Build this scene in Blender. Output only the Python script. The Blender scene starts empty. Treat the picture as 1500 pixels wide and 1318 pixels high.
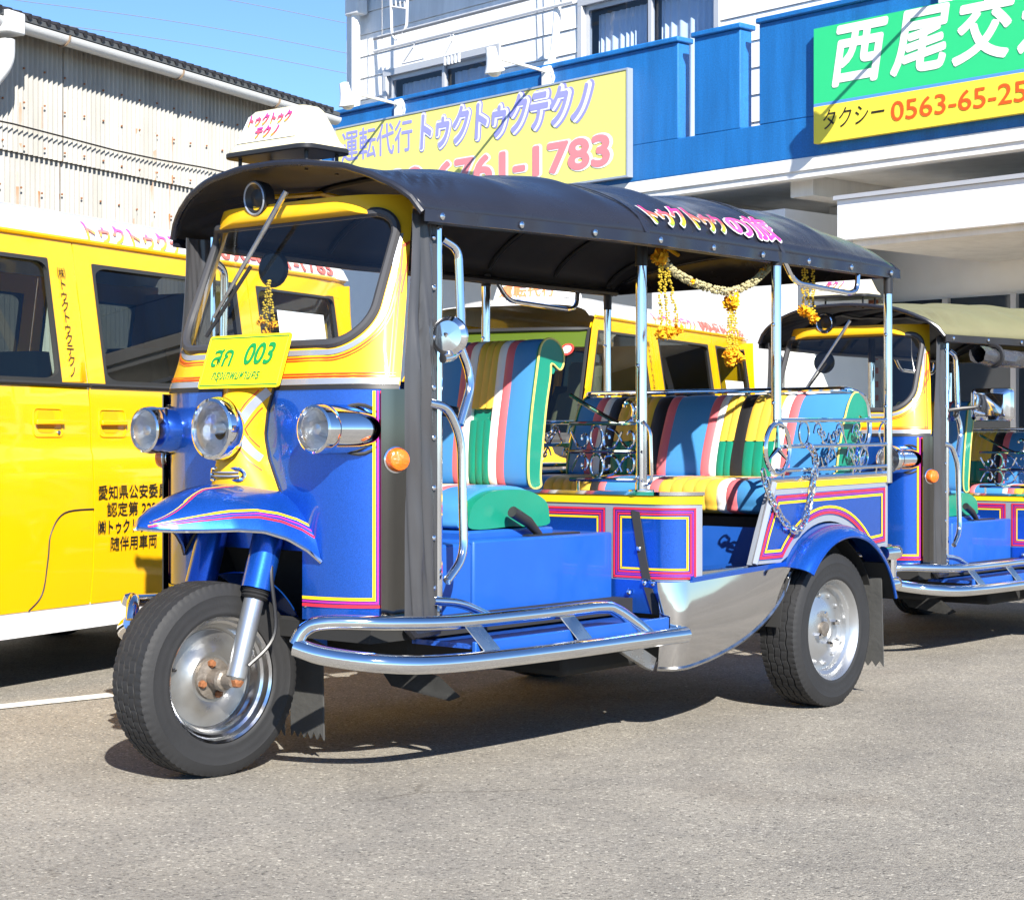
import bpy, bmesh, math, random
from mathutils import Vector, Matrix, noise as mnoise
R = math.radians
random.seed(7)
SC = bpy.context.scene
COL = SC.collection
# ------------------------------------------------------------------ camera
FPX, V0, CH = 2700.0, 645.0, 0.986          # focal length in photo pixels, horizon row, eye height
cam = bpy.data.cameras.new('camera'); cam.sensor_width = 36; cam.lens = 36*FPX/1500
cam.shift_y = -(659-V0)/1500; cam.clip_end = 2000; cam.clip_start = .05
co = bpy.data.objects.new('camera', cam); COL.objects.link(co)
co.location = (0, 0, CH); co.rotation_euler = (R(90), 0, 0); SC.camera = co
# ------------------------------------------------------------------ sky and sun
LDIR = Vector((-.22, .80, -.56)).normalized()       # the way the sunlight travels
w = bpy.data.worlds.new('World'); SC.world = w; w.use_nodes = True
nt = w.node_tree; bg = nt.nodes['Background']
sky = nt.nodes.new('ShaderNodeTexSky'); sky.sky_type = 'NISHITA'; sky.sun_disc = False
sky.sun_elevation = math.asin(-LDIR.z); sky.sun_rotation = math.atan2(-LDIR.x, -LDIR.y)
sky.air_density = 1.0; sky.dust_density = .0; sky.ozone_density = 3.0; sky.altitude = 2500
tint = nt.nodes.new('ShaderNodeMix'); tint.data_type = 'RGBA'; tint.blend_type = 'MULTIPLY'; tint.inputs[0].default_value = 1; tint.inputs[7].default_value = (.70, .85, 1.0, 1)   # clear, dry winter air
nt.links.new(sky.outputs[0], tint.inputs[6]); nt.links.new(tint.outputs[2], bg.inputs[0]); bg.inputs[1].default_value = .10
sl = bpy.data.lights.new('sun', 'SUN'); sl.energy = 5.0; sl.angle = R(.5); sl.color = (1, .95, .86)
so = bpy.data.objects.new('sun', sl); COL.objects.link(so)
so.rotation_euler = LDIR.to_track_quat('-Z', 'Y').to_euler()
SC.view_settings.view_transform = 'Standard'; SC.view_settings.look = 'None'
SC.view_settings.exposure = 1.12; SC.view_settings.gamma = 1
SC.cycles.max_bounces = 10; SC.cycles.transparent_max_bounces = 16
SC.cycles.caustics_reflective = False; SC.cycles.caustics_refractive = False

# ------------------------------------------------------------------ materials
def srgb(h):
    if isinstance(h, str):
        c = [int(h[i:i+2], 16)/255 for i in (0, 2, 4)]
        return tuple(x/12.92 if x <= .04045 else ((x+.055)/1.055)**2.4 for x in c)
    return tuple(h)
MATS = {}
def mat(name, col, rough=.5, metal=0, coat=0, var=.06, vscale=6, bump=0, bscale=60, spec=.5, rvar=.0, trans=0, alpha=1, ior=1.45, emit=None, bdet=4):
    if name in MATS: return MATS[name]
    m = bpy.data.materials.new(name); m.use_nodes = True; n = m.node_tree.nodes; l = m.node_tree.links
    b = n['Principled BSDF']; c = srgb(col)
    b.inputs['Base Color'].default_value = (*c, 1); b.inputs['Roughness'].default_value = rough
    b.inputs['Metallic'].default_value = metal; b.inputs['Coat Weight'].default_value = coat; b.inputs['Coat Roughness'].default_value = .04
    b.inputs['Specular IOR Level'].default_value = spec; b.inputs['Transmission Weight'].default_value = trans
    b.inputs['Alpha'].default_value = alpha; b.inputs['IOR'].default_value = ior
    if emit: b.inputs['Emission Color'].default_value = (*srgb(emit[0]), 1); b.inputs['Emission Strength'].default_value = emit[1]
    tc = n.new('ShaderNodeTexCoord')
    if var or rvar:
        t = n.new('ShaderNodeTexNoise'); t.inputs['Scale'].default_value = vscale; t.inputs['Detail'].default_value = 6
        l.new(tc.outputs['Object'], t.inputs['Vector'])
        if var:
            x = n.new('ShaderNodeMix'); x.data_type = 'RGBA'
            x.inputs[6].default_value = (*[max(0, k*(1-var)) for k in c], 1); x.inputs[7].default_value = (*[min(1, k*(1+var)) for k in c], 1)
            l.new(t.outputs['Fac'], x.inputs[0]); l.new(x.outputs[2], b.inputs['Base Color'])
        if rvar:
            r = n.new('ShaderNodeMapRange'); r.inputs[1].default_value = .3; r.inputs[2].default_value = .7
            r.inputs[3].default_value = max(0, rough-rvar); r.inputs[4].default_value = min(1, rough+rvar)
            l.new(t.outputs['Fac'], r.inputs[0]); l.new(r.outputs[0], b.inputs['Roughness'])
    if bump:
        t2 = n.new('ShaderNodeTexNoise'); t2.inputs['Scale'].default_value = bscale; t2.inputs['Detail'].default_value = bdet
        bp = n.new('ShaderNodeBump'); bp.inputs['Strength'].default_value = bump; bp.inputs['Distance'].default_value = .01
        l.new(tc.outputs['Object'], t2.inputs['Vector']); l.new(t2.outputs['Fac'], bp.inputs['Height']); l.new(bp.outputs[0], b.inputs['Normal'])
    MATS[name] = m; return m
def flake(name, col, rough=.28, metal=.7):
    """metallic car paint: fine flakes under clear coat"""
    m = mat(name, col, rough, metal, 1.0, 0); n = m.node_tree.nodes; l = m.node_tree.links; b = n['Principled BSDF']
    c = srgb(col); tc = n.new('ShaderNodeTexCoord')
    v = n.new('ShaderNodeTexVoronoi'); v.inputs['Scale'].default_value = 700
    x = n.new('ShaderNodeMix'); x.data_type = 'RGBA'; x.inputs[6].default_value = (*[k*.8 for k in c], 1); x.inputs[7].default_value = (*[min(1, k*1.25+.004) for k in c], 1)
    l.new(tc.outputs['Object'], v.inputs['Vector']); sp = n.new('ShaderNodeSeparateColor'); l.new(v.outputs['Color'], sp.inputs[0])
    l.new(sp.outputs[0], x.inputs[0]); l.new(x.outputs[2], b.inputs['Base Color'])
    t2 = n.new('ShaderNodeTexNoise'); t2.inputs['Scale'].default_value = 4; bp = n.new('ShaderNodeBump'); bp.inputs['Strength'].default_value = .08; bp.inputs['Distance'].default_value = .02
    l.new(tc.outputs['Object'], t2.inputs['Vector']); l.new(t2.outputs[0], bp.inputs['Height']); l.new(bp.outputs[0], b.inputs['Coat Normal']); l.new(bp.outputs[0], b.inputs['Normal'])
    return m
def gradmat(name, stops, rough=.4):
    """print whose colour runs along the stored attribute 'grad' (rainbow lettering)"""
    m = mat(name, stops[0][1], rough, var=0); n = m.node_tree.nodes; l = m.node_tree.links
    a = n.new('ShaderNodeAttribute'); a.attribute_name = 'grad'; r = n.new('ShaderNodeValToRGB')
    r.color_ramp.elements[0].position = stops[0][0]; r.color_ramp.elements[0].color = (*srgb(stops[0][1]), 1)
    r.color_ramp.elements[1].position = stops[-1][0]; r.color_ramp.elements[1].color = (*srgb(stops[-1][1]), 1)
    for p, c in stops[1:-1]:
        e = r.color_ramp.elements.new(p); e.color = (*srgb(c), 1)
    l.new(a.outputs['Fac'], r.inputs[0]); l.new(r.outputs[0], n['Principled BSDF'].inputs['Base Color']); return m
def glassmat(name, tint, alpha):
    """thin window pane: tinted see-through plus a mirror coat"""
    m = bpy.data.materials.new(name); m.use_nodes = True; n = m.node_tree.nodes; l = m.node_tree.links; n.remove(n['Principled BSDF'])
    tr = n.new('ShaderNodeBsdfTransparent'); tr.inputs[0].default_value = (*tint, 1)
    gl = n.new('ShaderNodeBsdfGlossy'); gl.inputs['Roughness'].default_value = .01
    lw = n.new('ShaderNodeLayerWeight'); lw.inputs[0].default_value = .5; pw_ = n.new('ShaderNodeMath'); pw_.operation = 'POWER'; l.new(lw.outputs['Facing'], pw_.inputs[0]); pw_.inputs[1].default_value = 5
    fr = n.new('ShaderNodeMath'); fr.operation = 'MULTIPLY_ADD'; l.new(pw_.outputs[0], fr.inputs[0]); fr.inputs[1].default_value = .92; fr.inputs[2].default_value = .06
    mx = n.new('ShaderNodeMixShader'); l.new(fr.outputs[0], mx.inputs[0]); l.new(tr.outputs[0], mx.inputs[1]); l.new(gl.outputs[0], mx.inputs[2])
    l.new(mx.outputs[0], n['Material Output'].inputs[0]); MATS[name] = m; return m

def streak(m, lo=.82, hi=1.05, sc=(2.2, 2.2, .22)):
    """rain streaks: the colour wanders in long vertical runs"""
    n = m.node_tree.nodes; l = m.node_tree.links; b = n['Principled BSDF']; src = b.inputs['Base Color'].links[0].from_socket
    tc = n.new('ShaderNodeTexCoord'); mp = n.new('ShaderNodeMapping'); mp.inputs['Scale'].default_value = sc; t = n.new('ShaderNodeTexNoise'); t.inputs['Scale'].default_value = 2.5; t.inputs['Detail'].default_value = 7; t.inputs['Roughness'].default_value = .65
    l.new(tc.outputs['Object'], mp.inputs[0]); l.new(mp.outputs[0], t.inputs[0]); r = n.new('ShaderNodeMapRange'); r.inputs[1].default_value = .35; r.inputs[2].default_value = .6; r.inputs[3].default_value = lo; r.inputs[4].default_value = hi; l.new(t.outputs['Fac'], r.inputs[0])
    x = n.new('ShaderNodeMix'); x.data_type = 'RGBA'; x.blend_type = 'MULTIPLY'; x.inputs[0].default_value = 1; l.new(src, x.inputs[6]); l.new(r.outputs[0], x.inputs[7]); l.new(x.outputs[2], b.inputs['Base Color']); return m
blue = flake('blue_paint', (.010, .105, .54))
blue_flat = mat('blue_sheet', (.012, .095, .44), .45, .1, .3, var=.12, vscale=9, rvar=.1)
yellow_tuk = mat('amber_yellow_paint', (.86, .46, .012), .45, 0, .35, var=.05, spec=.3)
chrome = mat('chrome', (.82, .83, .85), .07, 1, var=.03, rvar=.03, vscale=14)
steel = mat('worn_steel', (.55, .55, .55), .28, 1, var=.1, rvar=.1, vscale=20)
stainless = mat('stainless_sheet', (.66, .65, .64), .05, 1, var=.05, bump=.30, bscale=3.5, bdet=.5, rvar=.02)
dark_reflect_steel = mat('stainless_dark_reflection', (.16, .155, .145), .08, 1, var=.08, bump=.12, bscale=3, bdet=0)  # plain stainless; dark reflected surroundings are put into its base colour
alu = mat('aluminium_rim', (.50, .51, .52), .30, .85, var=.05, rvar=.08)
rubber = mat('rubber', (.019, .019, .020), .66, var=.3, vscale=10, bump=.08, bscale=90)
black_plastic = mat('black_plastic', (.02, .02, .022), .4, var=.1)
dark = mat('underbody_black', (.02, .02, .02), .8, var=.2)
vinyl = mat('black_vinyl', (.018, .020, .030), .25, var=.15, bump=.25, bscale=9, rvar=.06)
vinyl_in = mat('black_vinyl_lining', (.018, .018, .02), .6, var=.2)
vinyl_olive = mat('faded_olive_vinyl', (.17, .16, .085), .5, var=.15, bump=.2, bscale=9)
curtain_m = mat('curtain_vinyl', (.05, .05, .054), .27, var=.15)
silver = mat('silver_tape', (.34, .37, .43), .3, .35, .4, var=.03)
white_p = mat('white_gloss', (.80, .80, .79), .3, 0, .5, var=.02)
red_l = mat('red_pinstripe', (.75, .07, .02), .35, var=.02)
crim = mat('crimson_pinstripe', (.66, .025, .05), .35, var=.02)
viol = mat('violet_pinstripe', (.36, .02, .28), .35, var=.02)
yel_l = mat('yellow_pinstripe', (.90, .55, .01), .35, var=.02)
plate_m = mat('plate_yellow', (.88, .66, .01), .35, var=.03)
green_t = mat('plate_green', (.01, .27, .06), .4, var=.02)
amber = mat('amber_lens', (.85, .16, .004), .12, 0, 1, var=.1, bump=.5, bscale=160)
rust = mat('rusty_steel', (.30, .12, .05), .75, .3, var=.4, vscale=60, bump=.4, bscale=120)
lensglass = mat('lamp_glass', (.95, .96, .97), .03, 0, 0, var=0, trans=1, ior=1.3)
reflector = mat('lamp_reflector', (.95, .95, .95), .30, .8, var=.02, bump=.6, bscale=40)
v_blue = mat('seat_vinyl_blue', (.06, .25, .53), .33, var=.05, bump=.1, bscale=14)
v_pink = mat('seat_vinyl_pink', (.68, .15, .17), .35, var=.05)
v_white = mat('seat_vinyl_white', (.80, .80, .76), .35, var=.04)
v_yel = mat('seat_vinyl_yellow', (.74, .47, .06), .35, var=.05, bump=.1, bscale=14)
v_blk = mat('seat_vinyl_black', (.02, .02, .022), .35, var=.1)
v_grn = mat('seat_vinyl_green', (.01, .22, .14), .28, var=.1, bump=.25, bscale=12)
clearglass = glassmat('clear_glass', (.93, .96, .94), 1)
greyglass = glassmat('privacy_glass', (.10, .11, .11), 1)
houseglass = glassmat('house_glass', (.72, .80, .90), 1)
softglass = glassmat('green_tint_glass', (.62, .70, .66), 1)
van_yel = mat('van_yellow', (.88, .47, .002), .22, 0, 1, var=.02)
van_white = mat('van_white', (.82, .82, .82), .28, 0, .8, var=.02)
black_ink = mat('black_ink', (.015, .012, .01), .5, var=0)
marig = mat('marigold', (.85, .40, .008), .8, var=.25, vscale=40)
jasmine = mat('dry_garland', (.42, .37, .20), .8, var=.3, vscale=60)
goldbead = mat('gold_bead', (.70, .50, .05), .5, .3, var=.3, vscale=50)

# ------------------------------------------------------------------ mesh helpers
class MB:
    def __init__(s): s.v = []; s.f = []; s.m = []; s.sm = []; s.g = None
    def add(s, vs, fs, mi=0, smooth=True):
        o = len(s.v); s.v += [tuple(v) for v in vs]; s.f += [tuple(i+o for i in f) for f in fs]
        s.m += [mi]*len(fs); s.sm += [smooth]*len(fs); return s
    def box(s, a, b, mi=0):
        x0, y0, z0 = a; x1, y1, z1 = b
        return s.add([(x0,y0,z0),(x1,y0,z0),(x1,y1,z0),(x0,y1,z0),(x0,y0,z1),(x1,y0,z1),(x1,y1,z1),(x0,y1,z1)],
              [(0,3,2,1),(4,5,6,7),(0,1,5,4),(1,2,6,5),(2,3,7,6),(3,0,4,7)], mi, False)
    def tube(s, pts, r, n=10, closed=False, mi=0, caps=True, flat=None):
        P = [Vector(p) for p in pts]; N = len(P)
        if N < 2: return s
        T = []
        for i in range(N):
            if closed: d = P[(i+1) % N]-P[i-1]
            else: d = P[min(i+1, N-1)]-P[max(i-1, 0)]
            T.append(d.normalized() if d.length > 1e-9 else Vector((0, 0, 1)))
        up = Vector((0, 0, 1)) if abs(T[0].z) < .9 else Vector((1, 0, 0))
        x = T[0].cross(up).normalized(); vs = []
        for i in range(N):
            x = x-T[i]*x.dot(T[i]); x.normalize(); y = T[i].cross(x)
            rr = r[i] if isinstance(r, (list, tuple)) else r
            for k in range(n):
                a = 2*math.pi*k/n; c, d = math.cos(a), math.sin(a)*(flat or 1)
                vs.append(P[i]+(x*c+y*d)*rr)
        fs = []
        for i in range(N if closed else N-1):
            j = (i+1) % N
            for k in range(n): fs.append((i*n+k, i*n+(k+1) % n, j*n+(k+1) % n, j*n+k))
        s.add(vs, fs, mi, True)
        if caps and not closed:
            o = len(s.v)-len(vs)
            s.f += [tuple(o+k for k in range(n-1, -1, -1)), tuple(o+(N-1)*n+k for k in range(n))]; s.m += [mi]*2; s.sm += [False]*2
        return s
    def lathe(s, prof, c, axis, n=32, mi=0, closed=False):
        """prof: list of (radius, distance along axis)"""
        A = Vector(axis).normalized(); u = A.orthogonal().normalized(); w_ = A.cross(u); C = Vector(c); vs = []
        for (r, h) in prof:
            for k in range(n):
                a = 2*math.pi*k/n; vs.append(C+A*h+(u*math.cos(a)+w_*math.sin(a))*max(r, 1e-5))
        fs = []; M = len(prof)
        for i in range(M if closed else M-1):
            j = (i+1) % M
            for k in range(n): fs.append((i*n+k, i*n+(k+1) % n, j*n+(k+1) % n, j*n+k))
        return s.add(vs, fs, mi, True)
    def grid(s, fn, nu, nv, mi=0, smooth=True):
        vs = [fn(i/nu, j/nv) for i in range(nu+1) for j in range(nv+1)]
        return s.add(vs, [(i*(nv+1)+j, (i+1)*(nv+1)+j, (i+1)*(nv+1)+j+1, i*(nv+1)+j+1) for i in range(nu) for j in range(nv)], mi, smooth)
    def loft(s, rings, mi=0, closed=True, caps=False, smooth=True):
        n = len(rings[0]); vs = [p for r in rings for p in r]; fs = []
        for i in range(len(rings)-1):
            for k in range(n if closed else n-1):
                fs.append((i*n+k, i*n+(k+1) % n, (i+1)*n+(k+1) % n, (i+1)*n+k))
        s.add(vs, fs, mi, smooth)
        if caps:
            o = len(s.v)-len(vs); s.f += [tuple(o+k for k in range(n)), tuple(o+(len(rings)-1)*n+k for k in range(n))]; s.m += [mi]*2; s.sm += [False]*2
        return s
    def prism(s, poly, fn, mi=0):
        """poly: outline of 2-D points; fn(p, side) gives the 3-D point for side 0 / 1"""
        n = len(poly); vs = [fn(p, 0) for p in poly]+[fn(p, 1) for p in poly]
        fs = [tuple(range(n)), tuple(range(2*n-1, n-1, -1))]+[(k, (k+1) % n, n+(k+1) % n, n+k) for k in range(n)]
        return s.add(vs, fs, mi, False)
    def ball(s, c, r, n=8, mi=0, sc=(1, 1, 1)):
        m = n//2; C = Vector(c); vs = []; fs = []
        for i in range(m+1):
            a = math.pi*i/m
            for k in range(n):
                b = 2*math.pi*k/n; vs.append(C+Vector((math.sin(a)*math.cos(b)*sc[0], math.sin(a)*math.sin(b)*sc[1], math.cos(a)*sc[2]))*r)
        for i in range(m):
            for k in range(n): fs.append((i*n+k, (i+1)*n+k, (i+1)*n+(k+1) % n, i*n+(k+1) % n))
        return s.add(vs, fs, mi, True)
    def build(s, name, mats, parent=None, bevel=0, solid=0, sharp=35, segs=2, weld=True):
        me = bpy.data.meshes.new(name); me.from_pydata(s.v, [], s.f)
        for m_ in (mats if isinstance(mats, (list, tuple)) else [mats]): me.materials.append(m_)
        me.polygons.foreach_set('material_index', s.m); me.polygons.foreach_set('use_smooth', s.sm)
        if s.g is not None:
            at_ = me.attributes.new('grad', 'FLOAT', 'POINT'); at_.data.foreach_set('value', s.g)
        else:
            bm = bmesh.new(); bm.from_mesh(me)
            if weld: bmesh.ops.remove_doubles(bm, verts=bm.verts, dist=1e-5)
            bmesh.ops.recalc_face_normals(bm, faces=bm.faces); bm.to_mesh(me); bm.free()
        me.set_sharp_from_angle(angle=R(sharp)); me.update()
        o = bpy.data.objects.new(name, me); COL.objects.link(o)
        if parent: o.parent = parent
        if solid:
            md = o.modifiers.new('thickness', 'SOLIDIFY'); md.thickness = solid; md.offset = 0; es = o.modifiers.new('edges', 'EDGE_SPLIT'); es.split_angle = R(50); es.use_edge_sharp = True
        if bevel:
            md = o.modifiers.new('bevel', 'BEVEL'); md.width = bevel; md.segments = segs; md.limit_method = 'ANGLE'; md.angle_limit = R(40); md.harden_normals = False
        return o
def empty(name, loc=(0, 0, 0), rz=0, sc=1):
    o = bpy.data.objects.new(name, None); COL.objects.link(o); o.location = loc; o.rotation_euler = (0, 0, rz); o.scale = (sc,)*3; return o
def tag(o, label=None, cat=None, group=None, kind=None):
    for k, v in (('label', label), ('category', cat), ('group', group), ('kind', kind)):
        if v: o[k] = v
    return o
def rnd(pts, r=.03, n=5, closed=False):
    """round the corners of a polyline"""
    P = [Vector(p) for p in pts]; out = []; N = len(P)
    for i in range(N):
        if not closed and i in (0, N-1): out.append(P[i]); continue
        a, b, c = P[i-1], P[i], P[(i+1) % N]; d1, d2 = a-b, c-b
        k = min(r, d1.length*.48, d2.length*.48); p, q = b+d1.normalized()*k, b+d2.normalized()*k
        for j in range(n+1):
            t = j/n; out.append(p*(1-t)**2+b*2*t*(1-t)+q*t*t)
    return out
def spline(pts, n=6, closed=False):
    P = [Vector(p) for p in pts]; out = []; N = len(P)
    for i in range(N if closed else N-1):
        if closed: a, b, c, d = P[i-1], P[i], P[(i+1) % N], P[(i+2) % N]
        else: a, b, c, d = P[max(i-1, 0)], P[i], P[i+1], P[min(i+2, N-1)]
        for j in range(n):
            t = j/n; out.append(.5*((2*b)+(c-a)*t+(2*a-5*b+4*c-d)*t*t+(3*b-a-3*c+d)*t**3))
    if not closed: out.append(P[-1])
    return out
def lerp(x, xs, ys):
    if x <= xs[0]: return ys[0]
    for i in range(len(xs)-1):
        if x <= xs[i+1]:
            t = (x-xs[i])/(xs[i+1]-xs[i]); return ys[i]*(1-t)+ys[i+1]*t
    return ys[-1]
def smooth(t): t = max(0, min(1, t)); return t*t*(3-2*t)
def rrect(hw, hh, r, n=5, cx=0, cy=0):
    out = []
    for sx, sy, a0 in ((1, 1, 0), (-1, 1, 90), (-1, -1, 180), (1, -1, 270)):
        for k in range(n+1):
            a = R(a0+90*k/n); out.append((cx+sx*(hw-r)+r*math.cos(a), cy+sy*(hh-r)+r*math.sin(a)))
    return out
def hit(u, v, P0, nrm):
    """photo pixel -> point on the plane through P0 with that normal"""
    d = Vector(((u-750)/FPX, 1, -(v-V0)/FPX)); c = Vector((0, 0, CH)); nrm = Vector(nrm)
    return c+d*((Vector(P0)-c).dot(nrm)/d.dot(nrm))
def text(name, body, fn, mats, parent=None, size=1.0, bold=0, shear=0, spacing=1.0, depth=.002, align='LEFT', fitw=None, grad=False, vertical=False):
    """lettering: fn(x, y) maps the flat text (x right, y up, in metres) to (point, outward normal)"""
    cu = bpy.data.curves.new(name, 'FONT'); cu.body = body if not vertical else '\n'.join(body); cu.size = 1
    cu.shear = shear; cu.space_character = spacing; cu.align_x = align; cu.resolution_u = 4
    if vertical: cu.space_line = .98*spacing
    o = bpy.data.objects.new(name, cu); COL.objects.link(o)
    dg = bpy.context.evaluated_depsgraph_get(); ev = o.evaluated_get(dg); me = ev.to_mesh()
    vs = [v.co.copy() for v in me.vertices]; fs = [tuple(p.vertices) for p in me.polygons]; ev.to_mesh_clear()
    bpy.data.objects.remove(o); bpy.data.curves.remove(cu)
    x0, x1 = min(v.x for v in vs), max(v.x for v in vs); y0, y1 = min(v.y for v in vs), max(v.y for v in vs)
    kx = size if not fitw else fitw/(x1-x0)
    off = {'LEFT': x0 if fitw else 0, 'CENTER': 0}[align]
    mb = MB(); g = []; nb = 1 if bold <= 0 else (8 if bold < .04 else 14)
    for c in range(nb):      # bold weight: the same outline stamped round a small circle, each stamp a hair higher
        bx, by = (0, 0) if nb == 1 else (bold*math.cos(2*math.pi*c/nb), bold*math.sin(2*math.pi*c/nb)); pts = []
        for v in vs:
            p, nn = fn((v.x-off+bx)*kx, (v.y+by)*size); pts.append(Vector(p)+Vector(nn).normalized()*(depth+.00012*c)); g.append((v.y-y0)/(y1-y0))
        mb.add(pts, fs, 0, False)
    mb.g = g
    return mb.build(name, mats, parent)
def ribbon(mb, pts, wdt, nfn, mi=0, lift=.002):
    """flat stripe of a width along a path; nfn(p) is the surface normal there"""
    P = [Vector(p) for p in pts]; vs = []
    for i, p in enumerate(P):
        d = (P[min(i+1, len(P)-1)]-P[max(i-1, 0)]).normalized(); nn = Vector(nfn(p)); sd = d.cross(nn).normalized()
        vs += [p+nn*lift+sd*wdt/2, p+nn*lift-sd*wdt/2]
    mb.add(vs, [(2*i, 2*i+1, 2*i+3, 2*i+2) for i in range(len(P)-1)], mi, True)

# ------------------------------------------------------------------ ground
def asphalt():
    m = mat('asphalt', (.17, .155, .13), .9, var=0); n = m.node_tree.nodes; l = m.node_tree.links; b = n['Principled BSDF']
    tc = n.new('ShaderNodeTexCoord')
    def noise(sc, det=5, rough=.6):
        t = n.new('ShaderNodeTexNoise'); t.inputs['Scale'].default_value = sc; t.inputs['Detail'].default_value = det; t.inputs['Roughness'].default_value = rough
        l.new(tc.outputs['Object'], t.inputs['Vector']); return t
    def ramp(src, stops):
        r = n.new('ShaderNodeValToRGB'); e = r.color_ramp.elements
        e[0].position, e[0].color = stops[0][0], (*stops[0][1], 1); e[1].position, e[1].color = stops[-1][0], (*stops[-1][1], 1)
        for p, c in stops[1:-1]: k = e.new(p); k.color = (*c, 1)
        l.new(src, r.inputs[0]); return r
    def mixc(kind, fac, a, c):
        x = n.new('ShaderNodeMix'); x.data_type = 'RGBA'; x.blend_type = kind
        if isinstance(fac, float): x.inputs[0].default_value = fac
        else: l.new(fac, x.inputs[0])
        l.new(a, x.inputs[6]); l.new(c, x.inputs[7]); return x
    big = ramp(noise(.55, 6, .65).outputs['Fac'], [(.3, (.235, .218, .19)), (.5, (.29, .27, .235)), (.72, (.345, .322, .283))])
    vo = n.new('ShaderNodeTexVoronoi'); vo.inputs['Scale'].default_value = 150; l.new(tc.outputs['Object'], vo.inputs['Vector'])
    sp = n.new('ShaderNodeSeparateColor'); l.new(vo.outputs['Color'], sp.inputs[0])
    stone = ramp(sp.outputs[0], [(0, (.35, .35, .35)), (.08, (.7, .69, .68)), (.3, (.88, .87, .86)), (.75, (1.03, 1.02, 1)), (.94, (1.12, 1.12, 1.1)), (1, (1.9, 1.9, 1.85))])
    fine = ramp(noise(330, 2).outputs['Fac'], [(.3, (.6, .6, .6)), (.7, (1.3, 1.3, 1.3))])
    a = mixc('MULTIPLY', 1.0, big.outputs[0], stone.outputs[0]); a = mixc('MULTIPLY', .8, a.outputs[2], fine.outputs[0])
    patch = ramp(noise(2.3, 4, .7).outputs['Fac'], [(.35, (.82, .82, .83)), (.6, (1.05, 1.04, 1.02))])
    a = mixc('MULTIPLY', .8, a.outputs[2], patch.outputs[0])
    oil = ramp(noise(1.1, 3, .5).outputs['Fac'], [(.58, (1, 1, 1)), (.72, (.66, .63, .60))]); a = mixc('MULTIPLY', .7, a.outputs[2], oil.outputs[0])
    wz = n.new('ShaderNodeTexVoronoi'); wz.feature = 'DISTANCE_TO_EDGE'; wz.inputs['Scale'].default_value = .42
    wn = n.new('ShaderNodeTexNoise'); wn.inputs['Scale'].default_value = 2.5; wn.inputs['Detail'].default_value = 5; l.new(tc.outputs['Object'], wn.inputs['Vector'])
    wm_ = n.new('ShaderNodeMix'); wm_.data_type = 'VECTOR'; wm_.inputs[0].default_value = .22; l.new(tc.outputs['Object'], wm_.inputs[4]); l.new(wn.outputs['Color'], wm_.inputs[5]); l.new(wm_.outputs[1], wz.inputs['Vector'])
    crack = ramp(wz.outputs['Distance'], [(.0, (.62, .60, .58)), (.0035, (1, 1, 1))]); brk = ramp(noise(.9, 3).outputs['Fac'], [(.5, (0, 0, 0)), (.6, (1, 1, 1))])
    a = mixc('MULTIPLY', brk.outputs[0], a.outputs[2], crack.outputs[0])
    l.new(a.outputs[2], b.inputs['Base Color'])
    bp = n.new('ShaderNodeBump'); bp.inputs['Strength'].default_value = .6; bp.inputs['Distance'].default_value = .004
    h = n.new('ShaderNodeMath'); h.operation = 'MULTIPLY_ADD'; l.new(vo.outputs['Distance'], h.inputs[0]); h.inputs[1].default_value = -1; l.new(noise(220, 2).outputs['Fac'], h.inputs[2])
    l.new(h.outputs[0], bp.inputs['Height']); l.new(bp.outputs[0], b.inputs['Normal']); return m
g = MB(); g.add([(-600, -600, 0), (600, -600, 0), (600, 900, 0), (-600, 900, 0)], [(0, 1, 2, 3)], 0, False)
tag(g.build('ground', asphalt()), kind='structure')
line_m = mat('road_paint', (.70, .69, .65), .75, var=.25, vscale=25, bump=.3, bscale=150)
a0, a1 = hit(-200, 1057, (0, 0, 0), (0, 0, 1)), hit(470, 986, (0, 0, 0), (0, 0, 1)); dd = (a1-a0).normalized(); sd = Vector((-dd.y, dd.x, 0))*.055
g = MB(); vs = []
for k in range(41):
    p = a0.lerp(a1, k/40); j = (mnoise.noise((k*.9, 0, 0))*.006, mnoise.noise((k*.9, 5, 0))*.006)
    vs += [p+sd*(1+j[0]*20)+Vector((0, 0, .004)), p-sd*(1+j[1]*20)+Vector((0, 0, .004))]
g.add(vs, [(2*i, 2*i+1, 2*i+3, 2*i+2) for i in range(40)], 0, False)
tag(g.build('parking_line', line_m), kind='structure')

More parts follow.
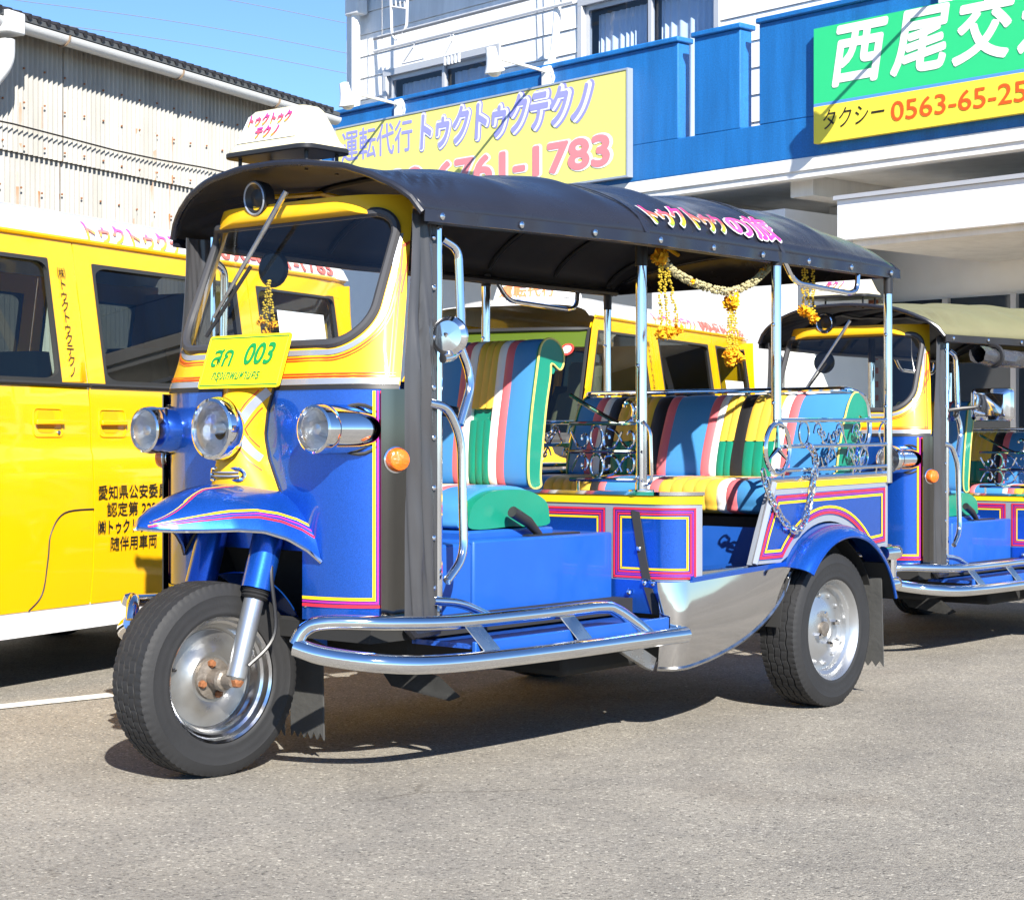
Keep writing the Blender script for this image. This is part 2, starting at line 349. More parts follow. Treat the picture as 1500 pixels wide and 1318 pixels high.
# ------------------------------------------------------------------ corrugated warehouse behind the vans
VD = Vector((1320, FPX, 0)).normalized()                 # direction along vans and warehouse (towards their rear)
VN = Vector((VD.y, -VD.x, 0))                            # outward normal of their visible sides
WP = Vector((-1.944, 7.0, 0))-VN*3.05                    # a point of the warehouse wall
def warehouse():
    base = WP.copy(); rz = math.atan2(VD.y, VD.x); root = empty('warehouse', base-Vector((0, 0, .08)), rz)
    tag(root, 'weathered cream corrugated sheet warehouse with rust streaks and a long white gutter', 'warehouse')
    # local: x along the wall, y inwards, z up
    m = mat('corrugated_sheet', (.50, .45, .34), .7, var=0); n = m.node_tree.nodes; l = m.node_tree.links; b = n['Principled BSDF']
    tc = n.new('ShaderNodeTexCoord'); sx = n.new('ShaderNodeSeparateXYZ'); l.new(tc.outputs['Object'], sx.inputs[0])
    def math_(op, a, c=None):
        k = n.new('ShaderNodeMath'); k.operation = op
        for i, q in enumerate((a, c)):
            if q is None: continue
            if isinstance(q, (int, float)): k.inputs[i].default_value = q
            else: l.new(q, k.inputs[i])
        return k.outputs[0]
    t = n.new('ShaderNodeTexNoise'); t.inputs['Scale'].default_value = 1.2; t.inputs['Detail'].default_value = 8; t.inputs['Roughness'].default_value = .7
    mp = n.new('ShaderNodeMapping'); mp.inputs['Scale'].default_value = (3, 1, .5); l.new(tc.outputs['Object'], mp.inputs[0]); l.new(mp.outputs[0], t.inputs[0])
    r = n.new('ShaderNodeValToRGB'); r.color_ramp.elements[0].position = .3; r.color_ramp.elements[0].color = (.28, .27, .245, 1); r.color_ramp.elements[1].position = .7; r.color_ramp.elements[1].color = (.43, .415, .38, 1)
    l.new(t.outputs['Fac'], r.inputs[0])
    # rust running down from each fixing bolt: columns every .38 m, rows at three heights
    fx = math_('SUBTRACT', math_('FRACT', math_('DIVIDE', sx.outputs[0], .195)), .5)
    t3 = n.new('ShaderNodeTexNoise'); t3.inputs['Scale'].default_value = 9; l.new(tc.outputs['Object'], t3.inputs[0])
    fac = None
    for zr in (3.19, 2.92, 2.65):
        d = math_('SUBTRACT', zr, sx.outputs[2])               # distance below the bolt
        inside = math_('MULTIPLY', math_('GREATER_THAN', d, -.01), math_('LESS_THAN', d, .26))
        fade = math_('MULTIPLY', inside, math_('SUBTRACT', 1, math_('DIVIDE', d, .26)))
        wid = math_('LESS_THAN', math_('ABSOLUTE', fx), math_('MULTIPLY', t3.outputs['Fac'], .05))
        q = math_('MULTIPLY', fade, wid); fac = q if fac is None else math_('MAXIMUM', fac, q)
    t4 = n.new('ShaderNodeTexNoise'); t4.inputs['Scale'].default_value = 2.2; l.new(tc.outputs['Object'], t4.inputs[0])
    fac = math_('MULTIPLY', fac, math_('MULTIPLY', math_('GREATER_THAN', t4.outputs['Fac'], .47), math_('MULTIPLY', t3.outputs['Fac'], 1.4)))
    x = n.new('ShaderNodeMix'); x.data_type = 'RGBA'; l.new(fac, x.inputs[0]); l.new(r.outputs[0], x.inputs[6]); x.inputs[7].default_value = (.30, .12, .03, 1)
    l.new(x.outputs[2], b.inputs['Base Color'])
    GX = (hit(490, 168, WP+VN*.19, VN)-base).dot(VD); WX = (hit(468, 200, WP, VN)-base).dot(VD)
    def sheet(x0, x1, z0, z1, y):
        g = MB(); P = .047; k = int((x1-x0)/P*8); vs = []
        for i in range(k+1):
            xx = x0+(x1-x0)*i/k; yy = y-.0115*math.cos(2*math.pi*xx/P); vs += [(xx, yy, z0), (xx, yy, z1)]
        g.add(vs, [(2*i, 2*i+2, 2*i+3, 2*i+1) for i in range(k)]); return g
    for x0 in range(-2, 8, 2):
        e_ = min(x0+2.03, WX)
        if e_ <= x0+.1: continue
        o = sheet(x0, e_, 2.87, 3.70, -.02+.003*(x0 % 4)).build('upper_corrugated_sheet', m, root, sharp=60)
        o = sheet(x0, e_, 0.2, 2.92, .004+.003*(x0 % 4)).build('lower_corrugated_sheet', m, root, sharp=60)
    bm_ = MB()
    for zr in (3.19, 2.92, 2.65, 3.40):
        for i in range(-8, int(WX/.195)): bm_.ball(((i+.5)*.195+.01, -.035 if zr > 2.88 else -.012, zr+random.uniform(-.01, .01)), .008, 6)
    tag(bm_.build('fixing_bolt', rust, root), kind='stuff')
    g = MB(); g.box((-2, .03, 0), (WX, 5, 3.5)); g.build('wall', mat('warehouse_core', (.3, .27, .2), .9), root)
    # roof sheet edge: a row of black capped ridges over the gutter, and the gutter
    g = MB(); g.add([(-2.4, -.24, 3.66), (GX, -.24, 3.66), (GX, 5, 4.9), (-2.4, 5, 4.9), (-2.4, -.24, 3.63), (GX, -.24, 3.63), (GX, 5, 4.87), (-2.4, 5, 4.87)],
       [(0, 1, 2, 3), (7, 6, 5, 4), (0, 4, 5, 1), (1, 5, 6, 2), (2, 6, 7, 3), (3, 7, 4, 0)], 0, False); g.build('roof', mat('roof_sheet', (.07, .075, .08), .6), root)
    g = MB()
    for i in range(int((GX+2.3)/.088)):
        xx = -2.3+i*.088; g.tube([(xx, -.255, 3.662), (xx, .3, 3.80)], .020, 6)
    tag(g.build('roof_ridge', mat('ridge_black', (.02, .02, .025), .6), root), kind='stuff')
    gut = mat('gutter_white', (.62, .63, .63), .45, var=.08)
    g = MB(); prof = [(-.055*math.cos(a), -.055*math.sin(a)) for a in [math.pi*k/8 for k in range(9)]]
    g.loft([[(x, -.19+p[0], 3.62+p[1]) for p in prof]+[(x, -.19-p[0]*.88, 3.62+p[1]*.88) for p in prof] for x in (-2.4, GX+.02)], closed=True, caps=True); gt = g.build('gutter', gut, root)
    for i in range(int((GX+2.2)/1.2)+1):
        g = MB(); g.tube([(-2.2+i*1.2, -.19+.062*math.cos(a), 3.62+.062*math.sin(a)) for a in [math.pi+math.pi*k/8 for k in range(9)]], .007, 5); g.build('gutter_bracket', mat('bracket', (.25, .18, .12), .7), root)
    hx = (hit(10, 60, WP+VN*.19, VN)-base).dot(VD)
    g = MB(); g.box((hx-.08, -.27, 3.53), (hx+.08, -.11, 3.665)); g.build('rain_hopper', gut, root, bevel=.012)
    g = MB(); g.tube(rnd([(hx, -.19, 3.5), (hx, -.19, 3.36), (hx-.12, -.08, 3.14), (hx-.12, -.08, 0)], .08), .05, 12); g.build('downpipe', gut, root)
    g = MB(); g.tube([(x*.5-2, -.05, 3.02-.0*x+.012*math.sin(x*1.3)) for x in range(int((WX+2)/.5))], .006, 5); g.build('cable', black_plastic, root)
warehouse()

# ------------------------------------------------------------------ main building
E_ = Vector((.674, -.739, 0)).normalized(); IN = Vector((-E_.y, E_.x, 0)); F0 = Vector((1.44, 16.9, 0))
if IN.y < 0: IN = -IN
BZ = math.atan2(E_.y, E_.x)
def fx(u, v, y=0):
    """pixel -> facade coordinates (x along, z up) on the plane y metres behind the parapet face"""
    p = hit(u, v, F0+IN*y, IN); return (p-F0).dot(E_), p.z
def building():
    root = empty('building', F0, BZ); tag(root, 'white two-storey building with a blue balcony parapet and curtained windows', 'building')
    bl = mat('blue_render', (.008, .15, .45), .5, var=.38, vscale=70, bump=.5, bscale=240, spec=.6)
    streak(bl, .78, 1.08); wh = streak(mat('white_siding', (.84, .84, .83), .6, var=.04, vscale=3), .88, 1.03)
    cream = streak(mat('cream_soffit', (.83, .82, .79), .7, var=.06, vscale=2), .9, 1.02)
    XL = fx(430, 180)[0]; XR = 7.5; z0, zs, z1 = 3.40, 3.74, 4.62
    g = MB(); g.box((XL, 0, z0), (XR, .16, zs)); g.build('parapet_base', bl, root, bevel=.008)
    s1, s2 = (fx(993, 150)[0], fx(1017, 150)[0]), (fx(1084, 120)[0], fx(1112, 120)[0])
    for a, b in ((XL, s1[0]), (s1[1], s2[0]), (s2[1], XR)):
        g = MB(); g.box((a, .0, zs), (b, .16, z1)); pp = g.build('parapet', bl, root, bevel=.008)
        g = MB(); g.box((a-.02 if a > XL else a, -.03, z1), (b+.025, .19, z1+.05)); g.build('coping', bl, pp, bevel=.012)
    g = MB(); g.box((XL, .0, z0-.11), (XR, 2.6, z0)); g.box((XL, .02, z0-.17), (XR, .14, z0-.11)); sof = g.build('balcony_slab', cream, root, bevel=.005)
    for u in (1040, 1250):
        x = fx(u, 290, 1.2)[0]; g = MB(); g.box((x, .3, z0-.28), (x+.25, 2.55, z0-.112)); g.build('beam', cream, root)
    # upper floor wall, lap siding boards each its own piece
    YW = 1.25; xl = fx(512, 100, YW)[0]
    w1 = (fx(567, 100, YW)[0], fx(730, 60, YW)[0]); w2 = (fx(853, 40, YW)[0], fx(1050, 20, YW)[0]); wt, wb = 3.53+.262*7, 3.9
    wt2 = 3.53+.262*round((fx(853, 16, YW)[1]-3.53)/.262)
    k = 0; z = 3.53
    while z < 6.9:
        h = .262
        spans = [(xl, XR)]
        for (a, b), top in ((w1, wt), (w2, wt2)):
            if z < top and z+h > wb: spans = [(q, a) if q < a < r_ else (q, r_) for q, r_ in spans]+[(b, r_) for q, r_ in spans if q < a < r_]
        for a, b in spans:
            g = MB(); y = YW; zt = min(z+h-.006, 6.9)
            for (wa, wb_), top in ((w1, wt), (w2, wt2)):
                pass
            g.add([(a, y-.012, z), (b, y-.012, z), (b, y+.004, zt), (a, y+.004, zt), (a, y+.06, z), (b, y+.06, z), (b, y+.06, zt), (a, y+.06, zt)],
               [(0, 1, 2, 3), (4, 7, 6, 5), (0, 4, 5, 1), (3, 2, 6, 7), (0, 3, 7, 4), (1, 5, 6, 2)], 0, False)
            g.build('siding_board', wh, root)
        z += h
    g = MB(); g.box((xl, YW+.35, 3.42), (XR, YW+5, 6.9)); g.build('room_wall', mat('dim_interior', (.25, .25, .26), .8), root)
    g = MB(); g.box((xl-.02, YW-.03, 3.4), (xl+.09, YW+.36, 6.9)); g.build('corner_trim', wh, root)
    g = MB(); g.box((xl-.6, YW-.62, 6.75), (XR, YW+5, 6.95)); g.build('eaves', bl, root)
    fr = mat('window_frame', (.50, .51, .53), .4, .3, var=.03); cur = mat('white_curtain', (.80, .82, .86), .8, var=.05, vscale=8)
    for (a, b), top in ((w1, wt), (w2, wt2)):
        zb = wb; zt = top
        g = MB(); t = .06; yy = YW-.03
        g.box((a-.05, yy, zt-.05), (b+.05, yy+.16, zt+.03)); g.box((a-.05, yy, zb-.05), (b+.05, yy+.16, zb+.03)); g.box((a-.05, yy, zb+.03), (a+.02, yy+.16, zt-.05)); g.box((b-.02, yy, zb+.03), (b+.05, yy+.16, zt-.05))
        wf = g.build('window', fr, root, bevel=.006)
        mid = (a+b)/2
        for q, r_, y in ((a+.02, mid+.03, YW+.03), (mid-.03, b-.02, YW+.07)):
            g = MB(); g.box((q, y, zb+.03), (q+.045, y+.03, zt-.05)); g.box((r_-.045, y, zb+.03), (r_, y+.03, zt-.05)); g.box((q+.045, y, zt-.10), (r_-.045, y+.03, zt-.05)); g.box((q+.045, y, zb+.03), (r_-.045, y+.03, zb+.08)); g.build('sash', fr, wf)
            g = MB(); yp = y+.014; g.add([(q+.045, yp, zb+.08), (r_-.045, yp, zb+.08), (r_-.045, yp, zt-.1), (q+.045, yp, zt-.1)], [(0, 1, 2, 3)], 0, False); g.build('pane', houseglass, wf)
        for q, r_, sp in ((a+.05, mid-.05, .85), (mid+.02, b-.04, 1)):
            g = MB(); n_ = 60; r2 = q+(r_-q)*sp
            g.grid(lambda i, j: (q+(r2-q)*i, YW+.2+.025*math.sin(i*n_*.9+math.sin(i*9)*2)*(.5+.5*(1-j)), zb+(zt-.12-zb)*j), n_*4, 4); g.build('curtain', cur, wf, sharp=80)
    # awning over window, pipes
    g = MB(); g.tube([(xl+.28, YW-.12, 6.7), (xl+.28, YW-.12, 3.45)], .055, 12); g.build('downpipe', wh, root)
    g = MB(); g.box((xl+.16, YW-.2, 6.1), (xl+.42, YW-.04, 6.35)); g.build('rain_hopper', wh, root, bevel=.02)
    px_ = fx(806, 60, .9)[0]
    g = MB(); g.tube(spline([(px_+.12, .9, 5.6), (px_+.06, .9, 5.1), (px_, .85, 4.8), (px_+.05, .75, 4.55), (px_+.02, .5, 4.4), (px_+.0, .25, 4.3)]), .04, 8); g.build('drain_pipe', wh, root)
    # ground floor
    YG = 2.5; g = MB(); g.box((XL, YG+.6, 0), (XR, YG+.8, 3.28)); g.build('inner_wall', mat('shop_interior', (.12, .12, .12), .8), root)
    gf = mat('ground_floor_wall', (.84, .84, .83), .7, var=.05)
    def seg(name, u0, u1, za, zb_, y, m_, th=.2, par=root, bev=0):
        a = fx(u0, 450, y)[0]; b = fx(u1, 450, y)[0]; g = MB(); g.box((a, y, za), (b, y+th, zb_)); return g.build(name, m_, par, bevel=bev)
    seg('ground_floor_wall', 455, 640, 0, 3.28, YG, gf); seg('ground_floor_wall', 860, 890, 0, 3.28, YG, gf); seg('white_block', 955, 1150, 0, 3.02, .22, gf, 1.2); seg('ground_floor_wall', 930, 1215, 0, 3.28, YG, gf)
    seg('lintel', 640, 860, 2.45, 3.28, YG, gf); seg('lintel', 890, 930, 2.45, 3.28, YG, gf)
    seg('plinth', 640, 860, 0, .5, YG, gf)
    dg = mat('dark_window', (.02, .03, .045), .06, 0, 0, var=.1)
    for u0, u1 in ((640, 715), (718, 790), (793, 860), (890, 930)):
        o = seg('shop_window', u0, u1, .5, 2.45, YG+.1, dg, .02); seg('window_frame', u0, u0+3, .5, 2.45, YG+.05, fr, .05, o)
    seg('shop_window', 1290, 1700, .3, 2.3, YG-.45, dg, .02); seg('lintel', 1215, 1720, 2.3, 3.28, YG-.4, gf)
    for u in (1380, 1480, 1580): seg('window_frame', u, u+8, .3, 2.3, YG-.5, fr, .05)
    seg('sill', 1290, 1700, 0, .3, YG-.5, gf, .2)
    seg('door', 1215, 1245, 0, 2.3, YG-.4, mat('pale_door', (.60, .68, .70), .5, var=.04), .06)
    # brick pilaster: single bricks with recessed joints
    xa, xb = fx(1248, 450, YG-.5)[0], fx(1290, 450, YG-.5)[0]; yb = YG-.5
    mort = mat('mortar', (.50, .46, .40), .9); bk = [mat('brick_%d' % i, c, .8, var=.12, vscale=25, bump=.3, bscale=80) for i, c in enumerate(((.36, .12, .06), (.42, .15, .075), (.32, .10, .055)))]
    g = MB(); g.box((xa, yb+.008, 0), (xb, yb+.3, 2.35)); pil = g.build('brick_pilaster', mort, root)
    bw, bh = .21, .065; protos = []
    for m_ in bk:
        g = MB(); g.box((0, 0, 0), (bw-.01, .03, bh-.01)); o = g.build('brick', m_, pil, bevel=.003, segs=1); protos.append(o)
    used = set(); z = .0; row = 0
    while z < 2.3:
        x = xa+(.0 if row % 2 == 0 else bw/2)
        while x+bw < xb+.01:
            i = random.randrange(3)
            if i in used: o = protos[i].copy(); COL.objects.link(o)
            else: o = protos[i]; used.add(i)
            o.location = (x, yb-random.uniform(0, .004), z); x += bw
        z += bh; row += 1
    # white fascia box of the canopy over the shop front
    YC = .02; ca = fx(1226, 320, YC)[0]; zf0 = fx(1240, 352, YC)[1]; zf1 = fx(1240, 292, YC)[1]
    g = MB(); g.box((ca, YC, zf0), (XR, YC+.07, zf1)); fa = g.build('canopy_fascia', mat('fascia_white', (.86, .86, .85), .35, 0, .4, var=.02), root, bevel=.006)
    g = MB(); g.box((ca-.02, YC-.03, zf1), (XR, YC+.3, zf1+.035)); g.build('canopy_cap', fr, root)
    g = MB(); g.box((ca+.1, YC+.09, zf0-.05), (XR, YG-.42, zf0+.1)); g.build('canopy_soffit', cream, root)
    g = MB(); g.tube([(ca-.9, 1.6, z0-.32), (ca-.05, 1.0, z0-.28)], .018, 6); g.build('conduit', cream, root)
building()
def sign(name, u0, u1, vTL, vBL, fill, label):
    y = -.07; xa, zt = fx(u0, vTL, y); _, zb = fx(u0, vBL, y); xb = fx(u1, 200, y)[0]
    root = empty(name, F0, BZ); tag(root, label, 'sign')
    return root, xa, xb, zb, zt, y
def fn_sign(x0, z0, y): return lambda x, yy: ((x0+x, y, z0+yy), (0, -1, 0))
alf = mat('sign_edge', (.55, .57, .6), .4, .6, var=.03)
lav = mat('lavender_print', (.30, .30, .72), .45, var=.03); pinkp = mat('pink_print', (.80, .24, .26), .45, var=.03); paperwhite = mat('sign_white', (.82, .82, .80), .45, var=.02)
yel_s = mat('sign_yellow', (.84, .76, .20), .5, var=.03, vscale=2)
def yellow_sign():
    root, xa, xb, zb, zt, y = sign('shop_sign', 492, 918, 191, 262, None, 'yellow signboard with lavender and pink lettering on the blue parapet')
    zt = (fx(492, 191, y)[1]+fx(918, 102, y)[1])/2; zb = fx(916, 257, y)[1]
    g = MB(); g.box((xa, y, zb), (xb, y+.06, zt)); g.build('board', yel_s, root, bevel=.004)
    g = MB(); t = .018
    for a, b in (((xa-t, y-.008, zb-t), (xb+t, y+.065, zb)), ((xa-t, y-.008, zt), (xb+t, y+.065, zt+t)), ((xa-t, y-.008, zb), (xa, y+.065, zt)), ((xb, y-.008, zb), (xb+t, y+.065, zt))): g.box(a, b)
    g.build('frame', alf, root)
    x0, z0 = fx(501, 243, y); x1 = fx(604, 200, y)[0]
    text('lettering', '運転代行', fn_sign(x0, z0+.06, y), lav, root, size=.37, bold=.012, fitw=x1-x0)
    x0, z0 = fx(617, 222, y); x1 = fx(862, 180, y)[0]; z0 = fx(617, 216, y)[1]
    for i, (bo, m_) in enumerate(((.10, lav), (.078, paperwhite), (.034, lav))):
        text('lettering', 'トゥクトゥクテクノ', fn_sign(x0, z0, y), m_, root, size=.42, bold=bo, shear=.12, fitw=(x1-x0)*(1+.012*(2-i)), depth=.003+.003*i, spacing=.9)
    x0 = fx(545, 262, y)[0]; x1, z1 = fx(892, 240, y)
    for i, (bo, m_) in enumerate(((.07, paperwhite), (.035, pinkp))):
        text('lettering', '090-6761-1783', fn_sign(x0, z1, y), m_, root, size=.40, bold=bo, fitw=(x1-x0)*(1+.006*(1-i)), depth=.003+.003*i)
yellow_sign()
def green_sign():
    root, xa, xb, zb, zt, y = sign('shop_sign', 1192, 1960, 43, 211, None, 'green and yellow signboard with big white characters on the blue parapet')
    zm = fx(1192, 153, y)[1]; zm2 = fx(1192, 157.5, y)[1]
    g = MB(); g.box((xa, y, zm), (xb, y+.06, zt)); g.build('green_panel', mat('sign_green', (.03, .55, .20), .45, var=.02), root)
    g = MB(); g.box((xa, y, zm2), (xb, y+.06, zm)); g.build('blue_stripe', mat('sign_blue', (.10, .28, .70), .45), root)
    g = MB(); g.box((xa, y, zb), (xb, y+.06, zm2)); g.build('yellow_panel', mat('sign_yellow2', (.88, .72, .06), .45, var=.02), root)
    x0, z0 = fx(1224, 127, y); x1 = fx(1310, 110, y)[0]; pitch = (fx(1400, 90, y)[0]-x0)/2
    for i, ch in enumerate('西尾交通'):
        text('lettering', ch, fn_sign(x0+i*pitch*1.0-.02, z0+.05, y), paperwhite, root, size=.56, bold=.030, shear=.18, fitw=pitch*.92, depth=.004)
    x0, z0 = fx(1206, 191, y); x1 = fx(1296, 180, y)[0]
    text('lettering', 'タクシー', fn_sign(x0, z0+.01, y), black_ink, root, size=.19, bold=.0, shear=.08, fitw=x1-x0, depth=.004)
    x0, z0 = fx(1306, 178, y); x1 = fx(1500, 145, y)[0]
    text('lettering', '0563-65-25', fn_sign(x0, z0, y), mat('sign_red', (.85, .10, .01), .45), root, size=.225, bold=.01, fitw=(x1-x0)*1.02, depth=.004)
green_sign()
def spot(u, v, uh, vh, label):
    """sign floodlight: bracket on the parapet, arm out over the street, lamp head"""
    x, z = fx(u, v, -.02); root = empty('sign_lamp', F0+E_*x+IN*-.05, BZ); root.location.z = z
    tag(root, label, 'lamp', 'floodlights over the signboards')
    lm = mat('lamp_white', (.75, .75, .73), .4, var=.06)
    g = MB(); g.box((-.06, -.01, -.14), (.06, .06, .10)); g.build('bracket', lm, root, bevel=.01)
    tip = Vector((-.02, -.66, .10))
    g = MB(); g.tube([(0, .0, .05), tip], .016, 8); g.build('arm', lm, root)
    g = MB(); g.lathe([(.0, .13), (.05, .12), (.06, .02), (.075, -.05), (.10, -.11), (.095, -.12), (.06, -.10)], tip+Vector((0, -.02, -.03)), (0, -.25, 1), 16); g.build('lamp_head', lm, root)
    g = MB(); g.ball(tip+Vector((0, 0, -.13)), .075, 12, sc=(1, 1, .8)); g.build('bulb', mat('frosted_bulb', (.8, .8, .76), .25), root)
    g = MB(); g.tube(spline([(.05, 0, .06), (.12, .0, -.02), (.08, .0, -.1), (.0, .02, -.14)]), .006, 5); g.build('flex', lm, root)
spot(803, 113, 0, 0, 'white floodlight on an arm above the middle of the yellow signboard')
spot(586, 160, 0, 0, 'white floodlight on an arm above the left end of the yellow signboard')
spot(1387, -6, 0, 0, 'white floodlight on an arm above the green signboard')
def laundry():
    lm = mat('pole_white', (.7, .7, .7), .35, .2, var=.03); dk = mat('pole_grey', (.28, .29, .31), .35, .6)
    for nm, ua, va, ub, vb, m_, r_, lab in (('laundry_pole', 548, 58, 830, -12, dk, .018, 'grey laundry pole hung across the balcony under the eaves'), ('laundry_pole', 548, 76, 840, -6, lm, .02, 'white laundry pole hung across the balcony under the eaves')):
        y = .85; a, za = fx(ua, va, y); b, zb = fx(ub, vb, y); zb = za
        root = empty(nm, F0+E_*a+IN*y, BZ); tag(root, lab, 'pole', 'balcony laundry poles'); root.location.z = za
        g = MB(); g.tube([(0, 0, 0), (b-a, 0, 0)], r_, 8); g.build('rod', m_, root)
        for q in (.15, b-a-.1):
            g = MB(); g.tube([(q, 0, 0), (q, 0, 1.6)], .006, 5); g.build('hanger_chain', m_, root)
    def hanger(u, v, lab, sc=1, peg=True):
        x, z = fx(u, v, .85); root = empty('clothes_hanger', F0+E_*x+IN*.85, BZ); root.location.z = z; tag(root, lab, 'hanger', 'hangers on the laundry poles')
        g = MB(); g.tube(spline([(0, 0, .02), (.03, 0, .06), (0, 0, .09), (-.03, 0, .06)]), .008, 6); g.build('hook', lm, root)
        g = MB(); g.tube([(-.2*sc, 0, -.14), (0, 0, .02), (.2*sc, 0, -.14)], .012, 6); g.tube([(-.2*sc, 0, -.14), (.2*sc, 0, -.14)], .011, 6); g.build('frame', lm, root)
        if peg:
            g = MB()
            for k in range(5): g.box((-.17*sc+k*.085*sc-.01, -.012, -.24), (-.17*sc+k*.085*sc+.01, .012, -.145))
            g.build('pegs', lm, root)
    hanger(605, 72, 'white wire hanger on the pole above the left window', 1, False)
    hanger(662, 62, 'white peg hanger dangling in front of the window', .7, True)
    # big white hanging rack at the left
    x, z = fx(582, 10, .85); root = empty('hanging_rack', F0+E_*x+IN*.85, BZ); root.location.z = z; tag(root, 'white plastic clothes rack hanging from the eaves by the drainpipe', 'clothes rack')
    g = MB(); g.tube(rnd([(-.14, 0, .5), (-.1, 0, -.3), (-.02, 0, -.38)], .05), .017, 6); g.tube(rnd([(.2, 0, .5), (.17, 0, -.25), (.1, 0, -.32)], .05), .017, 6); g.build('side_arm', lm, root)
    g = MB(); g.tube([(-.12, 0, .02), (.18, 0, -.06)], .013, 6); g.build('cross_bar', lm, root)
    for k in range(4):
        g = MB(); g.tube([(-.1+k*.08, 0, .01-k*.02), (-.1+k*.08, -.01, .09-k*.02)], .010, 5); g.build('peg', lm, root)
laundry()
# power lines high over the warehouse
wm = mat('wire', (.16, .18, .22), .6, var=0)
for i, (va, vb, lab) in enumerate(((2, 98, 'second thin overhead wire from the top against the blue sky'), (30, 128, 'third thin overhead wire from the top against the blue sky'), (-45, 55, 'highest thin overhead wire against the blue sky'))):
    pts = []
    for k in range(21):
        u = -300+k*50; t = (u-30)/480; v = va+(vb-va)*t*.8-6*math.sin(math.pi*max(0, min(1, t)))
        d = 40+k*.4; pts.append(((u-750)/FPX*d, d, CH-(v-V0)/FPX*d))
    g = MB(); g.tube(pts, .010, 5); tag(g.build('overhead_wire', wm), lab, 'wire')
# ------------------------------------------------------------------ tuk-tuk
TH = R(50.2); TO = Vector((-.903, 5.455, 0)); TA = Vector((math.cos(TH), math.sin(TH), 0)); TN = Vector((math.sin(TH), -math.cos(TH), 0))
# vehicle frame: s rearwards, t to its left (towards the camera), z up; mesh coordinates are (s, -t, z)
def W(s, t, z): return (s, -t, z)
def pt(u, v, t=None, s=None):
    """photo pixel -> (s, t, z) on a plane of constant t or constant s of the front tuk-tuk"""
    if t is not None: p = hit(u, v, TO+TN*t, TN)
    else: p = hit(u, v, TO+TA*s, TA)
    d = p-TO; return (d.dot(TA), d.dot(TN), p.z)
def pw(u, v, t=None, s=None): return W(*pt(u, v, t, s))
# front shield and cab faces as surfaces over (t, z)
def cab_w(z): return .5 if z < 1.14 else .5-.16*(z-1.14)
def cab_s(t, z):
    x = min(1.0, abs(t)/cab_w(z)); lean = 0 if z < 1.14 else .27*(z-1.14)
    return .17+lean+.13*x**6
def cab(t, z, off=0):
    n_ = cab_n(t, z); p = Vector(W(cab_s(t, z), t, z)); return p+n_*off
def cab_n(t, z):
    e = 1e-3; a = Vector(W(cab_s(t+e, z), t+e, z))-Vector(W(cab_s(t-e, z), t-e, z)); b = Vector(W(cab_s(t, z+e), t, z+e))-Vector(W(cab_s(t, z-e), t, z-e))
    n_ = a.cross(b).normalized()
    return n_ if n_.x < 0 else -n_
_AX = [k/400 for k in range(401)]; _AL = [0.0]
for _k in range(400): _AL.append(_AL[-1]+math.hypot(.5/400, .13*(_AX[_k+1]**6-_AX[_k]**6)))
PMAX = _AL[-1]
def p2t(p_, z):
    """distance along the curved cab front -> t"""
    w_ = cab_w(z); q = min(PMAX, abs(p_)*.5/w_); lo = int(q/PMAX*400); x = lerp(q, _AL, _AX) if False else None
    a, b = 0, 400
    while b-a > 1:
        m_ = (a+b)//2
        if _AL[m_] <= q: a = m_
        else: b = m_
    f = (q-_AL[a])/max(1e-9, _AL[b]-_AL[a]); x = _AX[a]+f*(_AX[b]-_AX[a])
    return math.copysign(x*w_, p_)
def cabp(p_, z, off=0): return cab(p2t(p_, z), z, off)
def pedge(z): return PMAX*cab_w(z)/.5
def cabribbon(mb, tz, wdt, mi=0, lift=.0085, sub=6):
    """stripe on the cab front; points are (distance along the front, z)"""
    P = []
    for i in range(len(tz)-1):
        for k in range(sub): f = k/sub; P.append((tz[i][0]*(1-f)+tz[i+1][0]*f, tz[i][1]*(1-f)+tz[i+1][1]*f))
    P.append(tz[-1]); vs = []
    for i, (t, z) in enumerate(P):
        q, r_ = P[max(i-1, 0)], P[min(i+1, len(P)-1)]; dx, dz = r_[0]-q[0], r_[1]-q[1]; L = math.hypot(dx, dz) or 1; nx, nz = -dz/L*wdt/2, dx/L*wdt/2
        for k in (-1, 1): vs.append(cabp(t+nx*k, z+nz*k, lift))
    mb.add(vs, [(2*i, 2*i+1, 2*i+3, 2*i+2) for i in range(len(P)-1)], mi, True)
def arc2(c, r, a0, a1, n=6): return [(c[0]+r*math.cos(R(a0+(a1-a0)*k/n)), c[1]+r*math.sin(R(a0+(a1-a0)*k/n))) for k in range(n+1)]
def rail_scroll(mb, P, path, r=.004): mb.tube([P(*q) for q in path], r, 6)
def spiral(c, r0, r1, a0, turns, n=26): return [(c[0]+(r0+(r1-r0)*k/n)*math.cos(R(a0)+2*math.pi*turns*k/n), c[1]+(r0+(r1-r0)*k/n)*math.sin(R(a0)+2*math.pi*turns*k/n)) for k in range(n+1)]
def roofT(s): return lerp(s, (.2, .45, 1.25, 3.2), (.535, .575, .69, .70))
def roofC(s): return lerp(s, (.25, .9, 1.6, 2.2, 2.6, 2.8, 2.9, 2.96), (1.835, 1.875, 1.905, 1.915, 1.905, 1.875, 1.835, 1.78))
def roof_front(q): return .24+.10*abs(q)**3
def roof_back(q): return 2.955
BOWS = (.24, .75, 1.15, 1.55, 2.07, 2.5, 2.88, 3.0)
